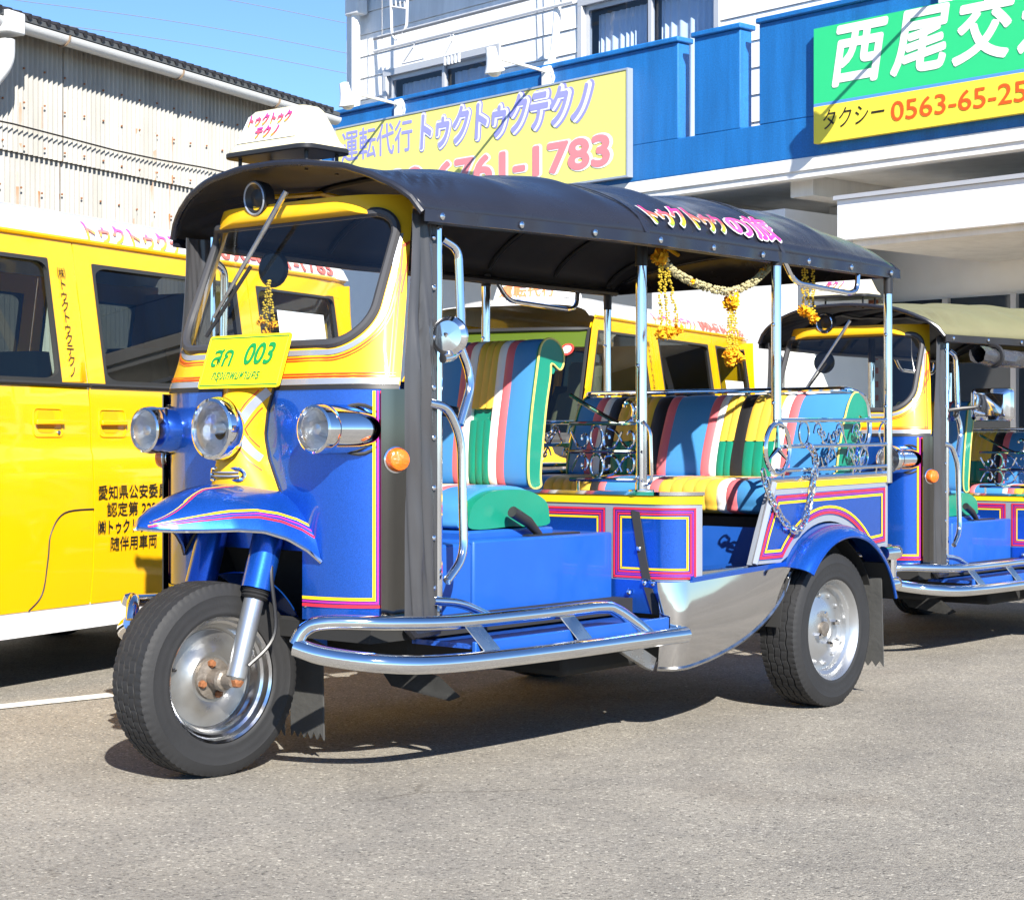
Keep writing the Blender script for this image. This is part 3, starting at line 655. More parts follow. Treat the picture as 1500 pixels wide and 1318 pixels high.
def roof_surf(s, q, off=.0):
    T = roofT(s); c = roofC(s); e = 1.655; x = min(1, abs(q)); z = e+(c-e)*(1-x**2.3)**.62
    sag = 0
    for a, b in zip(BOWS, BOWS[1:]):
        if a <= s <= b: sag = math.sin(math.pi*(s-a)/(b-a))
    k = (1-x**6)
    z -= sag*.017*k
    z += k*(.007*mnoise.noise((s*3.1, q*2.2, 1))+.004*mnoise.noise((s*9, q*5, 4)))
    fold = math.exp(-((s-.47)/.14)**2)*smooth((x-.45)/.3)*k          # creases drawn towards the front corners
    z += .010*fold*math.sin((s*1.0+x*.55)*58)
    return Vector(W(s, T*q, z))
def roof_p(f, q, off=0):
    s = roof_front(q)*(1-f)+roof_back(q)*f
    return roof_surf(s, q)
def tyre_mesh(rad, wid, n=150):
    """tyre: five ribs parted by deep zigzag grooves, notched shoulder blocks, ribbed sidewall; axis along y"""
    h = wid/2; half = [(h*.98, rad*.655), (h*1.03, rad*.675), (h*1.045, rad*.70), (h*1.03, rad*.715), (h*1.06, rad*.76), (h*1.07, rad*.80), (h*1.055, rad*.86), (h*1.065, rad*.868), (h*1.05, rad*.88), (h*1.0, rad*.925), (h*.95, rad*.957), (h*.90, rad*.978)]
    top = lambda x: rad*(1-.014*abs(x)**2)
    ribs = [(-.88, -.56), (-.47, -.20), (-.13, .13), (.20, .47), (.56, .88)]; tread = []
    for k, (a, b) in enumerate(ribs):
        m_ = (a+b)/2
        tread += [(h*a, top(a), k), (h*(a*.6+b*.4), top(m_), k), (h*b, top(b), k)]
        if k < 4: c = ribs[k+1][0]; tread += [(h*(b+.022), top(b)-.0085, -1), (h*(c-.022), top(c)-.0085, -1)]
    full = [(-y, r_, -2) for y, r_ in half]+tread+[(y, r_, -2) for y, r_ in reversed(half)]
    mb = MB(); M = len(full); N = n*2; vs = []
    for k in range(N):
        a = 2*math.pi*k/N; zz = (-1 if (k//5) % 2 else 1)*((k % 5)/5-.5)
        for j, (y, r_, tg) in enumerate(full):
            rr = r_; yy = y
            if tg in (0, 4) and (k % 4 == 0) and abs(y) > h*.6: rr -= .003
            if tg in (1, 2, 3) and (k+tg*2) % 6 == 0: rr -= .002
            if tg == -2 and rad*.93 < r_ and k % 4 == 0: rr -= .0022
            if tg > -2 and abs(y) < h*.6: yy += .006*zz
            vs.append((rr*math.cos(a), yy, rr*math.sin(a)))
    fs = [(k*M+j, ((k+1) % N)*M+j, ((k+1) % N)*M+j+1, k*M+j+1) for k in range(N) for j in range(M-1)]
    mb.add(vs, fs); return mb
def wheel_front(parent):
    w0 = MB(); c = (0, 0, 0); A = (0, -1, 0)      # outward = -y (t positive)
    rr = .186
    w0.lathe([(rr, .062), (rr+.006, .068), (rr, .073), (rr-.008, .068), (rr-.014, .05), (rr-.022, .045), (rr-.026, .03), (rr-.034, .022), (rr-.04, .012), (rr-.042, .006), (.10, .004), (.075, .012), (.02, .012)], c, A, 56)
    w0.lathe([(rr, -.068), (rr-.02, -.05), (rr-.03, 0), (rr-.042, .005)], c, A, 40)
    rim = w0.build('front_wheel', mat('worn_chrome_rim', (.62, .63, .65), .16, 1, var=.15, rvar=.1, vscale=18), parent)
    d = MB(); d.lathe([(rr-.043, .0065), (.11, .006), (.098, .010), (.078, .016), (.07, .024), (.0, .024)], c, A, 48); d.build('dish', mat('dull_steel_dish', (.40, .39, .37), .35, .9, var=.2, vscale=12, rvar=.12), rim)
    h = MB(); h.lathe([(.062, .024), (.06, .034), (.032, .04), (.03, .075), (.034, .08), (.03, .09), (.022, .095), (.018, .13), (0, .13)], c, A, 24); h.build('hub', mat('greasy_hub', (.22, .19, .16), .5, .6, var=.5, vscale=40, bump=.3, bscale=90), rim)
    for k in range(4):
        a = R(35+90*k); h = MB(); h.lathe([(.012, .022), (.012, .046), (.008, .052), (0, .052)], (.047*math.cos(a), 0, .047*math.sin(a)), A, 6); h.build('wheel_bolt', rust, rim, sharp=20)
    v_ = MB(); v_.tube([(-.125, -.01, -.01), (-.15, -.028, -.014)], .006, 8); v_.build('valve', black_plastic, rim)
    t = tyre_mesh(.285, .158).build('tyre', rubber, rim, sharp=28)
    return rim
def wheel_rear(parent):
    w0 = MB(); c = (0, 0, 0); A = (0, -1, 0); rr = .186
    w0.lathe([(rr-.003, .062), (rr+.004, .07), (rr, .075), (rr-.012, .066), (rr-.02, .045), (rr-.032, .038), (rr-.036, .02), (rr-.05, .018), (.115, .020), (.09, .034), (.05, .034), (.045, .028), (.028, .028)], c, A, 56)
    w0.lathe([(rr, -.068), (rr-.02, -.05), (rr-.03, 0), (rr-.05, .017)], c, A, 40)
    rim = w0.build('rear_wheel', alu, parent)
    h = MB(); h.lathe([(.03, .02), (.027, .04), (.012, .044), (0, .042)], c, A, 16); h.build('hub', mat('greasy_hub', (.2, .2, .2)), rim)
    for k in range(4):
        a = R(20+90*k); h = MB(); h.lathe([(.012, .03), (.012, .052), (.009, .058), (0, .058)], (.062*math.cos(a), 0, .062*math.sin(a)), A, 6); h.build('lug_nut', chrome, rim, sharp=20)
    for k in range(12):
        a = R(30*k+8); h = MB(); h.lathe([(.008, .012), (.008, .026), (.004, .03), (0, .03)], (.128*math.cos(a), 0, .128*math.sin(a)), A, 6); h.build('rivet', alu, rim, sharp=20)
    tyre_mesh(.285, .155).build('tyre', rubber, rim, sharp=28)
    return rim
def headlamp(parent, c, r, name, depth=.05, tilt=0):
    """round lamp facing forward (-s): chrome bezel, cut glass, reflector"""
    A = (-1, 0, tilt); g = MB()
    g.lathe([(r*.80, depth+.002), (r*.86, depth+.012), (r*.95, depth+.008), (r, depth-.012), (r, depth-.026), (r*.9, depth-.045), (r*.6, depth-.062)], c, A, 40); bz = g.build(name, chrome, parent)
    g = MB(); g.lathe([(r*.83, depth), (r*.7, depth+.012), (r*.4, depth+.022), (0, depth+.026), ], c, A, 36)
    g.lathe([(r*.83, depth-.004), (r*.7, depth+.008), (r*.4, depth+.018), (0, depth+.022), ], c, A, 36); g.build('lens', lensglass, bz)
    g = MB(); g.lathe([(r*.83, depth-.006), (r*.62, depth-.022), (r*.35, depth-.042), (.014, depth-.05), (.012, depth-.018), (0, depth-.014)], c, A, 32); g.build('reflector', reflector, bz)
    return bz
def seat_piece(name, prof, t0, t1, m, parent, pleats=1, depth=.006, off=0):
    """upholstery strip: closed profile in (s, z) swept across t0..t1, a little fuller in the middle of each pleat"""
    g = MB(); n = 5; rings = []; cs = sum(p[0] for p in prof)/len(prof); cz = sum(p[1] for p in prof)/len(prof)
    for q in range(pleats):
        a = t0+(t1-t0)*q/pleats; b = t0+(t1-t0)*(q+1)/pleats
        for k in range(n+1):
            f = k/n; bulge = depth*(1-(2*f-1)**4)-depth
            ring = []
            for (s, z) in prof:
                dx, dz = s-cs, z-cz; L = math.hypot(dx, dz) or 1
                ring.append(W(s+dx/L*bulge, a+(b-a)*f, z+dz/L*bulge))
            rings.append(ring)
    g.loft(rings, caps=True); return g.build(name, m, parent, sharp=50, weld=False)
def build_tuk(opt):
    main = opt['main']
    root = empty('tuk_tuk', opt['loc'], TH, opt['scale']); tag(root, opt['label'], 'tuk-tuk')
    roofm = opt['roof']
    # ---------------- front shield (blue), with the wheel opening
    g = MB(); g.grid(lambda i, j: cabp((-1+2*i)*PMAX, .66+.478*j), 90, 8)
    for sg in (1, -1): g.grid(lambda i, j: cabp(sg*PMAX*(1-(1-.4222)*i), .46+.20*j), 26, 6)
    g.build('front_shield', blue, root, solid=.006)
    g = MB(); g.grid(lambda i, j: W(.20+.16*smooth(j), -.23+.46*i, .86-.42*j*(1-.0*i)), 6, 8); g.build('wheel_well', dark, root, solid=.004)
    for sg in (1, -1):
        g = MB(); g.grid(lambda i, j: W(.18+.26*i, sg*.23, .46+.42*j), 4, 4); g.build('wheel_well_side', dark, root, solid=.004)
    g = MB(); g.box(W(.2, .48, .40), W(1.5, -.48, .45)); g.build('floor', dark, root)
    # pinstripes round the shield panels
    for sg in (1, -1):
        for (w_, o_, m_) in ((.009, 0, yel_l), (.006, .0105, viol), (.009, .021, crim)):
            g = MB(); x = PMAX-.075+o_
            cabribbon(g, [(sg*x, 1.13), (sg*x, .525-o_)], w_); cabribbon(g, [(sg*(x+w_/2), .525-o_), (sg*.235, .525-o_)], w_); g.build('pinstripe', m_, root)
    g = MB(); cabribbon(g, [(-PMAX*.995, 1.141), (PMAX*.995, 1.141)], .012, lift=.004, sub=50); g.build('seam_moulding', black_plastic, root, solid=.006)
    # stainless corner and curtain
    for sg in (1, -1):
        g = MB(); g.grid(lambda i, j: W(*((.235+.085*i), sg*(.487+.018*min(1, i*3)), .465+.67*j)), 6, 6); g.build('corner_panel', dark_reflect_steel, root, solid=.004)
        def cur(i, j):
            z = .46+1.19*j; s0 = .313+.035*smooth((z-1.1)/.5); s = s0+(.455-s0)*i
            wv = .016*mnoise.noise((i*2.2+sg, z*2.1+i*2.5, 3))+.010*mnoise.noise((i*4, z*6+i*5, 8))+.004*math.sin(i*16+z*3)
            return W(s, sg*(.505+(.012+1.2*wv)*math.sin(math.pi*min(1, i*1.0))**.7), z)
        g = MB(); g.grid(cur, 24, 90); g.build('side_curtain', curtain_m, root, solid=.003, sharp=80)
        g = MB(); g.tube([W(.462, sg*.507, .44), W(.462, sg*.507, 1.66)], .011, 10); g.build('door_post', chrome, root)
        g = MB(); g.tube([W(.33, sg*.507, .44), W(.35, sg*.507, .42), W(.455, sg*.507, .425)], .018, 8); g.build('curtain_tie', vinyl, root)
        for k in range(8):
            g = MB(); g.lathe([(.008, 0), (.008, .004), (.005, .007), (0, .008)], W(.43, sg*.514, .55+k*.148), (0, -sg, 0), 10); g.build('snap_button', chrome, root)
    # ---------------- cab: yellow frame round the windscreen
    zt, zb = 1.66, 1.275
    def openp(a, grow=0):
        n = 14; out = []
        hb, ht = .415+grow, .418+grow; z0, z1 = zb-grow, zt+grow; r0, r1 = .115+grow*.8, .07
        cs = [((-ht+r1, z1-r1), r1, 180, 90), ((ht-r1, z1-r1), r1, 90, 0), ((hb-r0, z0+r0), r0, 0, -90), ((-hb+r0, z0+r0), r0, -90, -180)]
        for c, r_, b0, b1 in cs: out += arc2(c, r_, b0, b1, n)
        return out
    inner = openp(0)
    def outerp():
        n = 15; out = []
        def seg(a, b): return [(a[0]+(b[0]-a[0])*k/n, a[1]+(b[1]-a[1])*k/n) for k in range(n)]
        C = [(-pedge(1.72), 1.72), (pedge(1.72), 1.72), (pedge(1.14)-.001, 1.143), (-pedge(1.14)+.001, 1.143)]
        for i in range(4):   # start each run at the middle of an edge so corners meet corners
            prev = C[i-1]; cur_ = C[i]; nxt = C[(i+1) % 4]
            m0 = ((prev[0]+cur_[0])/2, (prev[1]+cur_[1])/2); m1 = ((cur_[0]+nxt[0])/2, (cur_[1]+nxt[1])/2)
            k1 = 7; out += [(m0[0]+(cur_[0]-m0[0])*k/k1, m0[1]+(cur_[1]-m0[1])*k/k1) for k in range(1, k1+1)]+[(cur_[0]+(m1[0]-cur_[0])*k/8, cur_[1]+(m1[1]-cur_[1])*k/8) for k in range(1, 9)]
        return out
    outer = outerp()
    # dense inner loop: arcs joined by straight runs already share the corner order of the outer loop
    g = MB(); rings = []
    for k in range(7):
        f = k/6; rings.append([cabp(a[0]*(1-f)+b[0]*f, a[1]*(1-f)+b[1]*f) for a, b in zip(inner, outer)])
    g.loft(rings); cabo = g.build('cab_front', yellow_tuk, root, solid=.012)
    for grow, w_, m_, nm in ((.006, .03, rubber, 'windscreen_rubber'), ):
        loop = openp(0, grow); g = MB(); g.tube([cabp(a, b, .005) for a, b in loop], .015, 8, closed=True); g.build(nm, mat('screen_rubber', (.05, .05, .055), .5), root)
    dense = []
    g = MB(); rows = 16; vs = []
    for j in range(rows+1):
        z = zb+.005+(zt-zb-.01)*j/rows
        hw = .415+(.418-.415)*(z-zb)/(zt-zb)
        if z < zb+.115: hw -= .115-math.sqrt(max(0, .115**2-(zb+.115-z)**2))
        if z > zt-.07: hw -= .07-math.sqrt(max(0, .07**2-(z-zt+.07)**2))
        for i in range(25): vs.append(cabp(-hw+2*hw*i/24, z, -.004))
    g.add(vs, [(j*25+i, j*25+i+1, (j+1)*25+i+1, (j+1)*25+i) for j in range(rows) for i in range(24)]); g.build('windscreen', clearglass, root)
    # decor bands on the yellow cab: silver band round the glass, twin red lines that close round the pillar and along the bottom
    def around(grow):
        L_ = openp(0, grow); n = 15; br = L_[2*n:3*n]; bl_ = L_[3*n:4*n]          # bottom right and bottom left corner arcs
        return [(L_[n+9][0]-.004, 1.60)]+[(br[0][0], br[0][1]+.1)]+br+bl_+[(bl_[-1][0], bl_[-1][1]+.1), (-L_[n+9][0]+.004, 1.60)]
    g = MB(); cabribbon(g, around(.032), .016, sub=5); g.build('silver_band', silver, root)
    for gr_, w_ in ((.048, .0045), (.056, .003)):
        g = MB(); cabribbon(g, around(gr_)[1:-1], w_, sub=5); g.build('pinstripe', red_l, root)
    g = MB(); cabribbon(g, [(-PMAX*.985, 1.157), (PMAX*.985, 1.157)], .018, sub=60); g.build('silver_band', silver, root)
    for z, w_ in ((1.172, .0045), (1.180, .003)):
        g = MB(); cabribbon(g, [(-PMAX*.96, z), (PMAX*.96, z)], w_, sub=60); g.build('pinstripe', red_l, root)
    for sg in (1, -1):
        for o_, w_ in ((0, .005), (.010, .003)):
            g = MB(); cabribbon(g, [(sg*(pedge(1.19)-.022-o_), 1.174), (sg*(pedge(1.56)-.020-o_), 1.56), (sg*(.482-o_*.3), 1.585), (sg*(.474), 1.54-o_), (sg*(.481), 1.42)], w_, sub=10); g.build('pinstripe', red_l, root)
    # cab rear face of pillars, dash shelf
    g = MB(); g.box(W(.32, .45, 1.13), W(.46, -.45, 1.16)); g.build('dashboard', blue_flat, root, bevel=.006)
    # ---------------- nose and front fender
    def nose_hw(z): return lerp(z, (.80, .85, .93, 1.0, 1.08, 1.145), (.155, .13, .09, .072, .085, .112))
    def nose(i, j):
        z = .835+.307*j; hw = nose_hw(z); q = -1+2*i
        fwd = lerp(z, (.83, .9, 1.0, 1.1, 1.145), (.10, .105, .095, .075, .04))
        s = .168-fwd*(1-abs(q)**2.4)**.7
        return W(s, q*hw, z)
    g = MB(); g.grid(nose, 24, 16); g.build('nose', yellow_tuk, root, solid=.004)
    def nose_at(q, z, off=.003):
        e = .02; p = Vector(nose((q+1)/2, (z-.835)/.307)); a = Vector(nose((q+e+1)/2, (z-.835)/.307))-p; b = Vector(nose((q+1)/2, (z+.01-.835)/.307))-p
        nn = a.cross(b).normalized(); nn = nn if nn.x < 0 else -nn
        return p+nn*off, nn
    def nribbon(pts, w_, m_, nm):
        P = []
        for i in range(len(pts)-1):
            for k in range(8): f = k/8; P.append((pts[i][0]*(1-f)+pts[i+1][0]*f, pts[i][1]*(1-f)+pts[i+1][1]*f))
        P.append(pts[-1]); PP = [nose_at(q, z) for q, z in P]; g = MB(); vs = []
        for i, (p, nn) in enumerate(PP):
            d = (PP[min(i+1, len(PP)-1)][0]-PP[max(i-1, 0)][0]).normalized(); sd = d.cross(nn).normalized(); vs += [p+sd*w_/2, p-sd*w_/2]
        g.add(vs, [(2*i, 2*i+1, 2*i+3, 2*i+2) for i in range(len(PP)-1)]); g.build(nm, m_, root)
    for sg in (1, -1):
        nribbon([(sg*.93, 1.135), (sg*.45, 1.02), (sg*.93, .93)], .026, silver, 'nose_chevron')
        nribbon([(sg*.72, 1.135), (sg*.25, 1.02), (sg*.9, .895)], .0045, red_l, 'pinstripe')
        nribbon([(sg*.93, 1.085), (sg*.68, 1.02), (sg*.93, .965)], .0045, red_l, 'pinstripe')
        P = [W(.166, sg*nose_hw(.80+.345*k/20), .80+.345*k/20) for k in range(21)]
        g = MB(); g.tube(P, .006, 6); g.build('nose_piping', black_plastic, root)
    S_ = (-.255, -.235, -.19, -.12, -.04, .03, .09, .14, .172); FW = (.004, .045, .085, .13, .178, .215, .25, .282, .305)
    FR = (.735, .731, .728, .727, .728, .722, .70, .665, .63); FC = (.742, .766, .792, .82, .842, .852, .855, .856, .857)
    def fen(i, j):
        s = S_[0]+(S_[-1]-S_[0])*i; hw = lerp(s, S_, FW); r_ = lerp(s, S_, FR); c = lerp(s, S_, FC); q = -1+2*j
        return W(s, hw*math.copysign(abs(q)**.9, q), r_+(c-r_)*(1-abs(q)**2.2)**.75)
    SS = spline([(s, w_, 0) for s, w_ in zip(S_, FW)])
    g = MB(); g.grid(fen, 40, 28); g.build('front_fender', blue, root, solid=.006, sharp=60)
    for sg in (1, -1):
        g = MB(); g.tube([Vector(fen(i/40, (1+sg)/2))+Vector((0, 0, .0)) for i in range(41)], .006, 6); g.build('fender_edge', chrome, root)
        for (q0, w_, m_) in ((.90, .008, crim), (.86, .006, viol), (.82, .008, yel_l)):
            g = MB(); P = [Vector(fen(max(.03, i/40), (1+sg*q0)/2)) for i in range(1, 41)]
            ribbon(g, P, w_, lambda p: Vector((-.25, -sg*.75, .6)).normalized(), 0, .003); g.build('fender_pinstripe', m_, root)
        for (dq, w_, m_) in ((0, .007, crim), (.06, .006, yel_l)):
            g = MB(); P = [Vector(fen(.04+.66*f, (1+sg*(.75-dq-.55*smooth(f*1.35)+.25*max(0, f-.7)))/2)) for f in [k/30 for k in range(31)]]
            ribbon(g, P, w_, lambda p: Vector((-.25, -sg*.3, .9)).normalized(), 0, .003); g.build('fender_pinstripe', m_, root)
    P = [W(.170, .155+.15*f, .80-.17*f**1.1) for f in [k/10 for k in range(11)]]
    for sg in (1, -1):
        g = MB(); g.tube([(p[0], p[1]*sg, p[2]) for p in P], .006, 6); g.build('fender_piping', black_plastic, root)
    # horn vent on the nose
    g = MB(); loop = [nose_at(a, b, .006)[0] for a, b in [(x/.1, z) for x, z in rrect(.062, .017, .016, 5, 0, .885)]]
    g.tube(loop, .005, 6, closed=True); vt = g.build('horn_vent', chrome, root)
    g = MB(); loop2 = [nose_at(a, b, .004)[0] for a, b in [(x/.1, z) for x, z in rrect(.058, .014, .013, 5, 0, .885)]]; g.add(loop2, [tuple(range(len(loop2)))]); g.build('vent_opening', black_plastic, vt)
    for dz in (-.005, .006):
        g = MB(); g.tube([nose_at(-.5+x/10, .885+dz, .007)[0] for x in range(11)], .003, 5); g.build('vent_slat', silver, vt)
    # ---------------- lamps
    headlamp(root, W(.080, 0, 1.02), .096, 'headlamp', .055)
    for sg in (1, -1):
        c = W(.13, sg*.378, 1.018); A = (-1, 0, 0); r_ = .074
        g = MB(); g.lathe([(r_*.92, .045), (r_*.95, .03), (r_*.98, 0), (r_*.97, -.06), (r_*.86, -.13), (r_*.6, -.19), (r_*.3, -.225), (0, -.235)], c, A, 32); hs = g.build('side_lamp', chrome, root)
        for p_ in hs.data.vertices: p_.co.y += -sg*.25*max(0, p_.co.x-.13)
        bz = headlamp(hs, c, r_, 'bezel', .05)
        # lens and reflector stay sub-parts of the lamp
        for ch in list(bz.children): ch.parent = hs
        bz2 = bz; bz2.parent = hs
        g = MB(); g.tube([W(.205+.1*math.sin(a)*.6, sg*(.425+.055*math.sin(a)*.8), 1.018+.072*math.cos(a)) for a in [2*math.pi*k/24 for k in range(24)]], .006, 6, closed=True); g.build('gasket', rubber, hs)
        g = MB(); g.lathe([(.034, 0), (.036, .02), (.03, .034), (.015, .042), (0, .044)], W(.275, sg*.505, .93), (-.35, -sg, 0), 20); ind = g.build('indicator', amber, root)
        g = MB(); g.lathe([(.039, -.012), (.039, .006), (.034, .008)], W(.275, sg*.505, .93), (-.35, -sg, 0), 20); g.build('indicator_base', chrome, ind)
    # ---------------- number plate
    pc = Vector(W(.108, .015, 1.142)); ex = Vector(W(0, 1, 0)); ey = Vector(W(.055, 0, .16)).normalized(); nn = Vector((-ey.z, 0, ey.x))
    PW, PH = .362, .172
    g = MB(); poly = rrect(PW/2, PH/2, .012, 4, 0, PH/2); g.prism(poly, lambda p, sd: pc+ex*p[0]+ey*p[1]+nn*(0 if sd == 0 else .004), 0); pl = g.build('number_plate', plate_m, root)
    fnp = lambda x, y: (pc+ex*(x-PW/2)+ey*y+nn*.004, nn)
    if main:
        text('plate_lettering', 'สก', lambda x, y: fnp(x+.035+y*.16, y+.072), green_t, pl, size=.092, bold=.014, fitw=.088, depth=.002)
        text('plate_lettering', '003', lambda x, y: fnp(x+.178+y*.16, y+.076), green_t, pl, size=.095, bold=.022, fitw=.122, depth=.002)
        text('plate_lettering', 'กรุงเทพมหานคร', lambda x, y: fnp(x+.055+y*.16, y+.028), green_t, pl, size=.042, bold=.008, fitw=.21, depth=.002)
    for a, b in (((.008, .008), (PW-.008, .011)), ((.008, PH-.011), (PW-.008, PH-.008)), ((.008, .011), (.0105, PH-.011)), ((PW-.0105, .011), (PW-.008, PH-.011))):
        g = MB(); g.grid(lambda i, j: (lambda q: q[0]+q[1]*.0016)(fnp(a[0]+(b[0]-a[0])*i, a[1]+(b[1]-a[1])*j)), 12, 1); g.build('plate_border', green_t, pl)
    # ---------------- roof
    g = MB(); g.grid(lambda i, j: roof_p(i, -1+2*j), 150, 60); rf = g.build('roof', [roofm, vinyl_in], root, sharp=70)
    md = rf.modifiers.new('thickness', 'SOLIDIFY'); md.thickness = .012; md.offset = -1; md.material_offset = 1; md.material_offset_rim = 0
    for sg in (1, -1):   # hanging hem along the sides
        def hem(i, j):
            s = roof_front(1)+(2.955-roof_front(1))*i; p = roof_surf(s, sg)
            return Vector((p.x, p.y-sg*(.004+.004*j*math.sin(i*70)), p.z+.004-.036*j))
        g = MB(); g.grid(hem, 120, 3); g.build('roof_hem', vinyl if roofm == vinyl else vinyl_in, rf, solid=.005)
        for k in range(9):
            s = .40+k*.31; p = roof_surf(s, sg)
            g = MB(); g.lathe([(.011, 0), (.011, .005), (.006, .009), (0, .01)], (p.x, p.y-sg*.007, p.z-.014), (0, -sg, 0), 10); g.build('hem_stud', chrome, rf)
        g = MB(); g.tube([roof_surf(.38+2.55*k/30, sg)+Vector((0, sg*.03, -.02)) for k in range(31)], .014, 8); g.build('roof_rail', black_plastic, root)
    g = MB(); g.tube([Vector(roof_p(0, -1+2*k/40))+Vector((-.004, 0, -.006)) for k in range(41)], .011, 8); g.build('visor_rim', vinyl, rf)
    g = MB(); g.tube([Vector(roof_p(1, -1+2*k/40))+Vector((.002, 0, -.006)) for k in range(41)], .010, 8); g.build('rear_rim', vinyl, rf)
    def rearcap(i, j):
        p = Vector(roof_p(1, -1+2*i)); z = p.z*(1-j)+1.63*j
        return (p.x+.012*math.sin(j*math.pi), p.y*(1-.01*j), z)
    g = MB(); g.grid(rearcap, 30, 5); g.build('roof_rear_flap', [roofm], rf, solid=.006)
    for s in (.75, 1.15, 1.55, 2.07, 2.5, 2.88):
        g = MB(); g.tube([roof_surf(s, -.97+1.94*k/30)+Vector((0, 0, -.022)) for k in range(31)], .011, 8); g.build('roof_bow', black_plastic, root)
    for q in (-.45, .45):
        g = MB(); g.tube([roof_surf(.5+2.4*k/20, q)+Vector((0, 0, -.03)) for k in range(21)], .009, 6); g.build('roof_stringer', yellow_tuk if main else black_plastic, root)
    if main:
        for s in (1.27, 2.1):       # seams where roof panels overlap
            g = MB(); ribbon(g, [roof_surf(s, -1+2*k/40) for k in range(41)], .022, lambda p: (0, p.y*.6, 1), 0, .004); g.build('roof_seam', vinyl, rf, solid=.003)
        def fn_roof(s0, q0, sc=1):
            qs = [.995-.4*k/200 for k in range(201)]; al = [0.0]
            for k in range(200): al.append(al[-1]+(roof_surf(1.7, qs[k+1])-roof_surf(1.7, qs[k])).length)
            def fn(x, y):
                s = s0+x; q = lerp(max(0, q0+y), al, qs); p = roof_surf(s, q); a = roof_surf(s, q+.004)-p; b = roof_surf(s+.01, q)-p; nn = a.cross(b).normalized()
                return p, (nn if nn.z > 0 else -nn)
            return fn
        rain = gradmat('rainbow_print', [(0, (.10, .50, .05)), (.25, (.85, .60, .02)), (.5, (.85, .15, .10)), (.8, (.75, .04, .25)), (1, (.75, .05, .35))])
        pk = gradmat('pink_fade_print', [(0, (.75, .03, .35)), (.5, (.80, .16, .40)), (1, (.80, .04, .30))])
        q0, s0 = .035, 1.335
        for bo, m1, m2, dp, ex_ in ((.055, white_p, white_p, .007, .004), (.02, rain, pk, .011, 0)):
            text('roof_lettering', 'トゥクトゥク', fn_roof(s0-ex_, q0), m1, rf, size=.125, bold=bo, fitw=.45+2*ex_, depth=dp, spacing=.9)
            text('roof_lettering', 'の旅', fn_roof(s0+.485-ex_, q0), m2, rf, size=.135, bold=bo, fitw=.28+2*ex_, depth=dp, spacing=.95)
    # horn speaker under the visor
    g = MB(); cc = W(.33, -.13, 1.745); A = (-1, .1, -.1); g.lathe([(.05, -.02), (.056, .01), (.056, .02), (.046, .024), (.03, .012), (.012, .016), (0, .02)], cc, A, 28); sp_ = g.build('visor_speaker', black_plastic, root)
    g = MB(); g.lathe([(.046, .024), (.050, .027), (.054, .024)], cc, A, 28); g.build('speaker_ring', chrome if not main else silver, sp_)
    # wiper
    g = MB(); P0, P1 = cab(.04, 1.735, .05), cab(-.20, 1.36, .03); g.tube([P0, P1], [.009, .005], 6); wp = g.build('wiper', steel, root)
    g = MB(); g.tube([cab(-.09, 1.52, .018), cab(-.16, 1.42, .016), cab(-.235, 1.305, .016)], .006, 6); g.build('wiper_blade', black_plastic, wp)
    # inner mirror and small garland behind the glass
    g = MB(); g.lathe([(0, .0), (.05, .002), (.06, .012), (.05, .02), (0, .024)], W(.47, -.23, 1.54), (1, .2, 0), 20); g.build('inner_mirror', black_plastic, root)
    # ---------------- roof sign box
    lc = W(.37, -.05, 1.885); SGN = .86
    g = MB()
    def ring(z, hs, ht, r_): return [(lc[0]+p[0]*SGN, lc[1]+p[1]*SGN, lc[2]+z*SGN) for p in rrect(hs, ht, r_, 5)]
    if main or True:
        box_m = mat('sign_lamp_cream', (.80, .72, .48), .35, 0, .4, var=.04)
        g.loft([ring(.0, .115, .215, .05), ring(.012, .115, .215, .05), ring(.03, .10, .20, .045), ring(.09, .08, .175, .04), ring(.14, .062, .15, .035), ring(.155, .05, .135, .03)], caps=True)
        sb = g.build('roof_sign', box_m, root, sharp=50)
        g = MB(); g.loft([ring(-.016, .122, .225, .05), ring(.004, .122, .225, .05)], caps=True); g.build('sign_base', black_plastic, sb, bevel=.004)
        for a in (-.06, .07):
            for b in (-.15, .15):
                g = MB(); g.tube([(lc[0]+a, lc[1]+b, lc[2]-.01), (lc[0]+a, lc[1]+b, lc[2]-.075)], .006, 6); g.build('sign_leg', black_plastic, sb)
        def fn_box(x, y):
            z = .042+y; ff = (z-.03)/.11; s = lc[0]-(.100-.038*ff)
            return Vector((lc[0]+(s-lc[0]-.004)*SGN, lc[1]+(.15-x)*SGN, lc[2]+z*SGN)), (-1, 0, .35)
        g = MB(); vs = [fn_box(x, y)[0] for x, y in ((-.008, -.006), (.30, -.006), (.275, .094), (.02, .094))]; g.add(vs, [(0, 1, 2, 3)], 0, False); g.build('sign_face', white_p, sb)
        rain2 = gradmat('pink_yellow_print', [(0, (.80, .55, .02)), (.35, (.80, .12, .10)), (1, (.65, .03, .35))])
        text('sign_lettering', 'トゥクトゥク', lambda x, y: fn_box(x+.035, y+.055), rain2, sb, size=.048, bold=.05, fitw=.22, depth=.003, shear=.1)
        text('sign_lettering', 'テクノ', lambda x, y: fn_box(x+.085, y+.006), rain2, sb, size=.048, bold=.05, fitw=.12, depth=.003, shear=.1)
    # ---------------- front wheel, fork, mudguard
    hubE = empty('steering', (0, 0, .285), R(-4.6)); hubE.parent = root
    fwheel = wheel_front(root); fwheel.location = (0, 0, .285); fwheel.rotation_euler = (0, R(20), R(-4.6)); bpy.data.objects.remove(hubE)
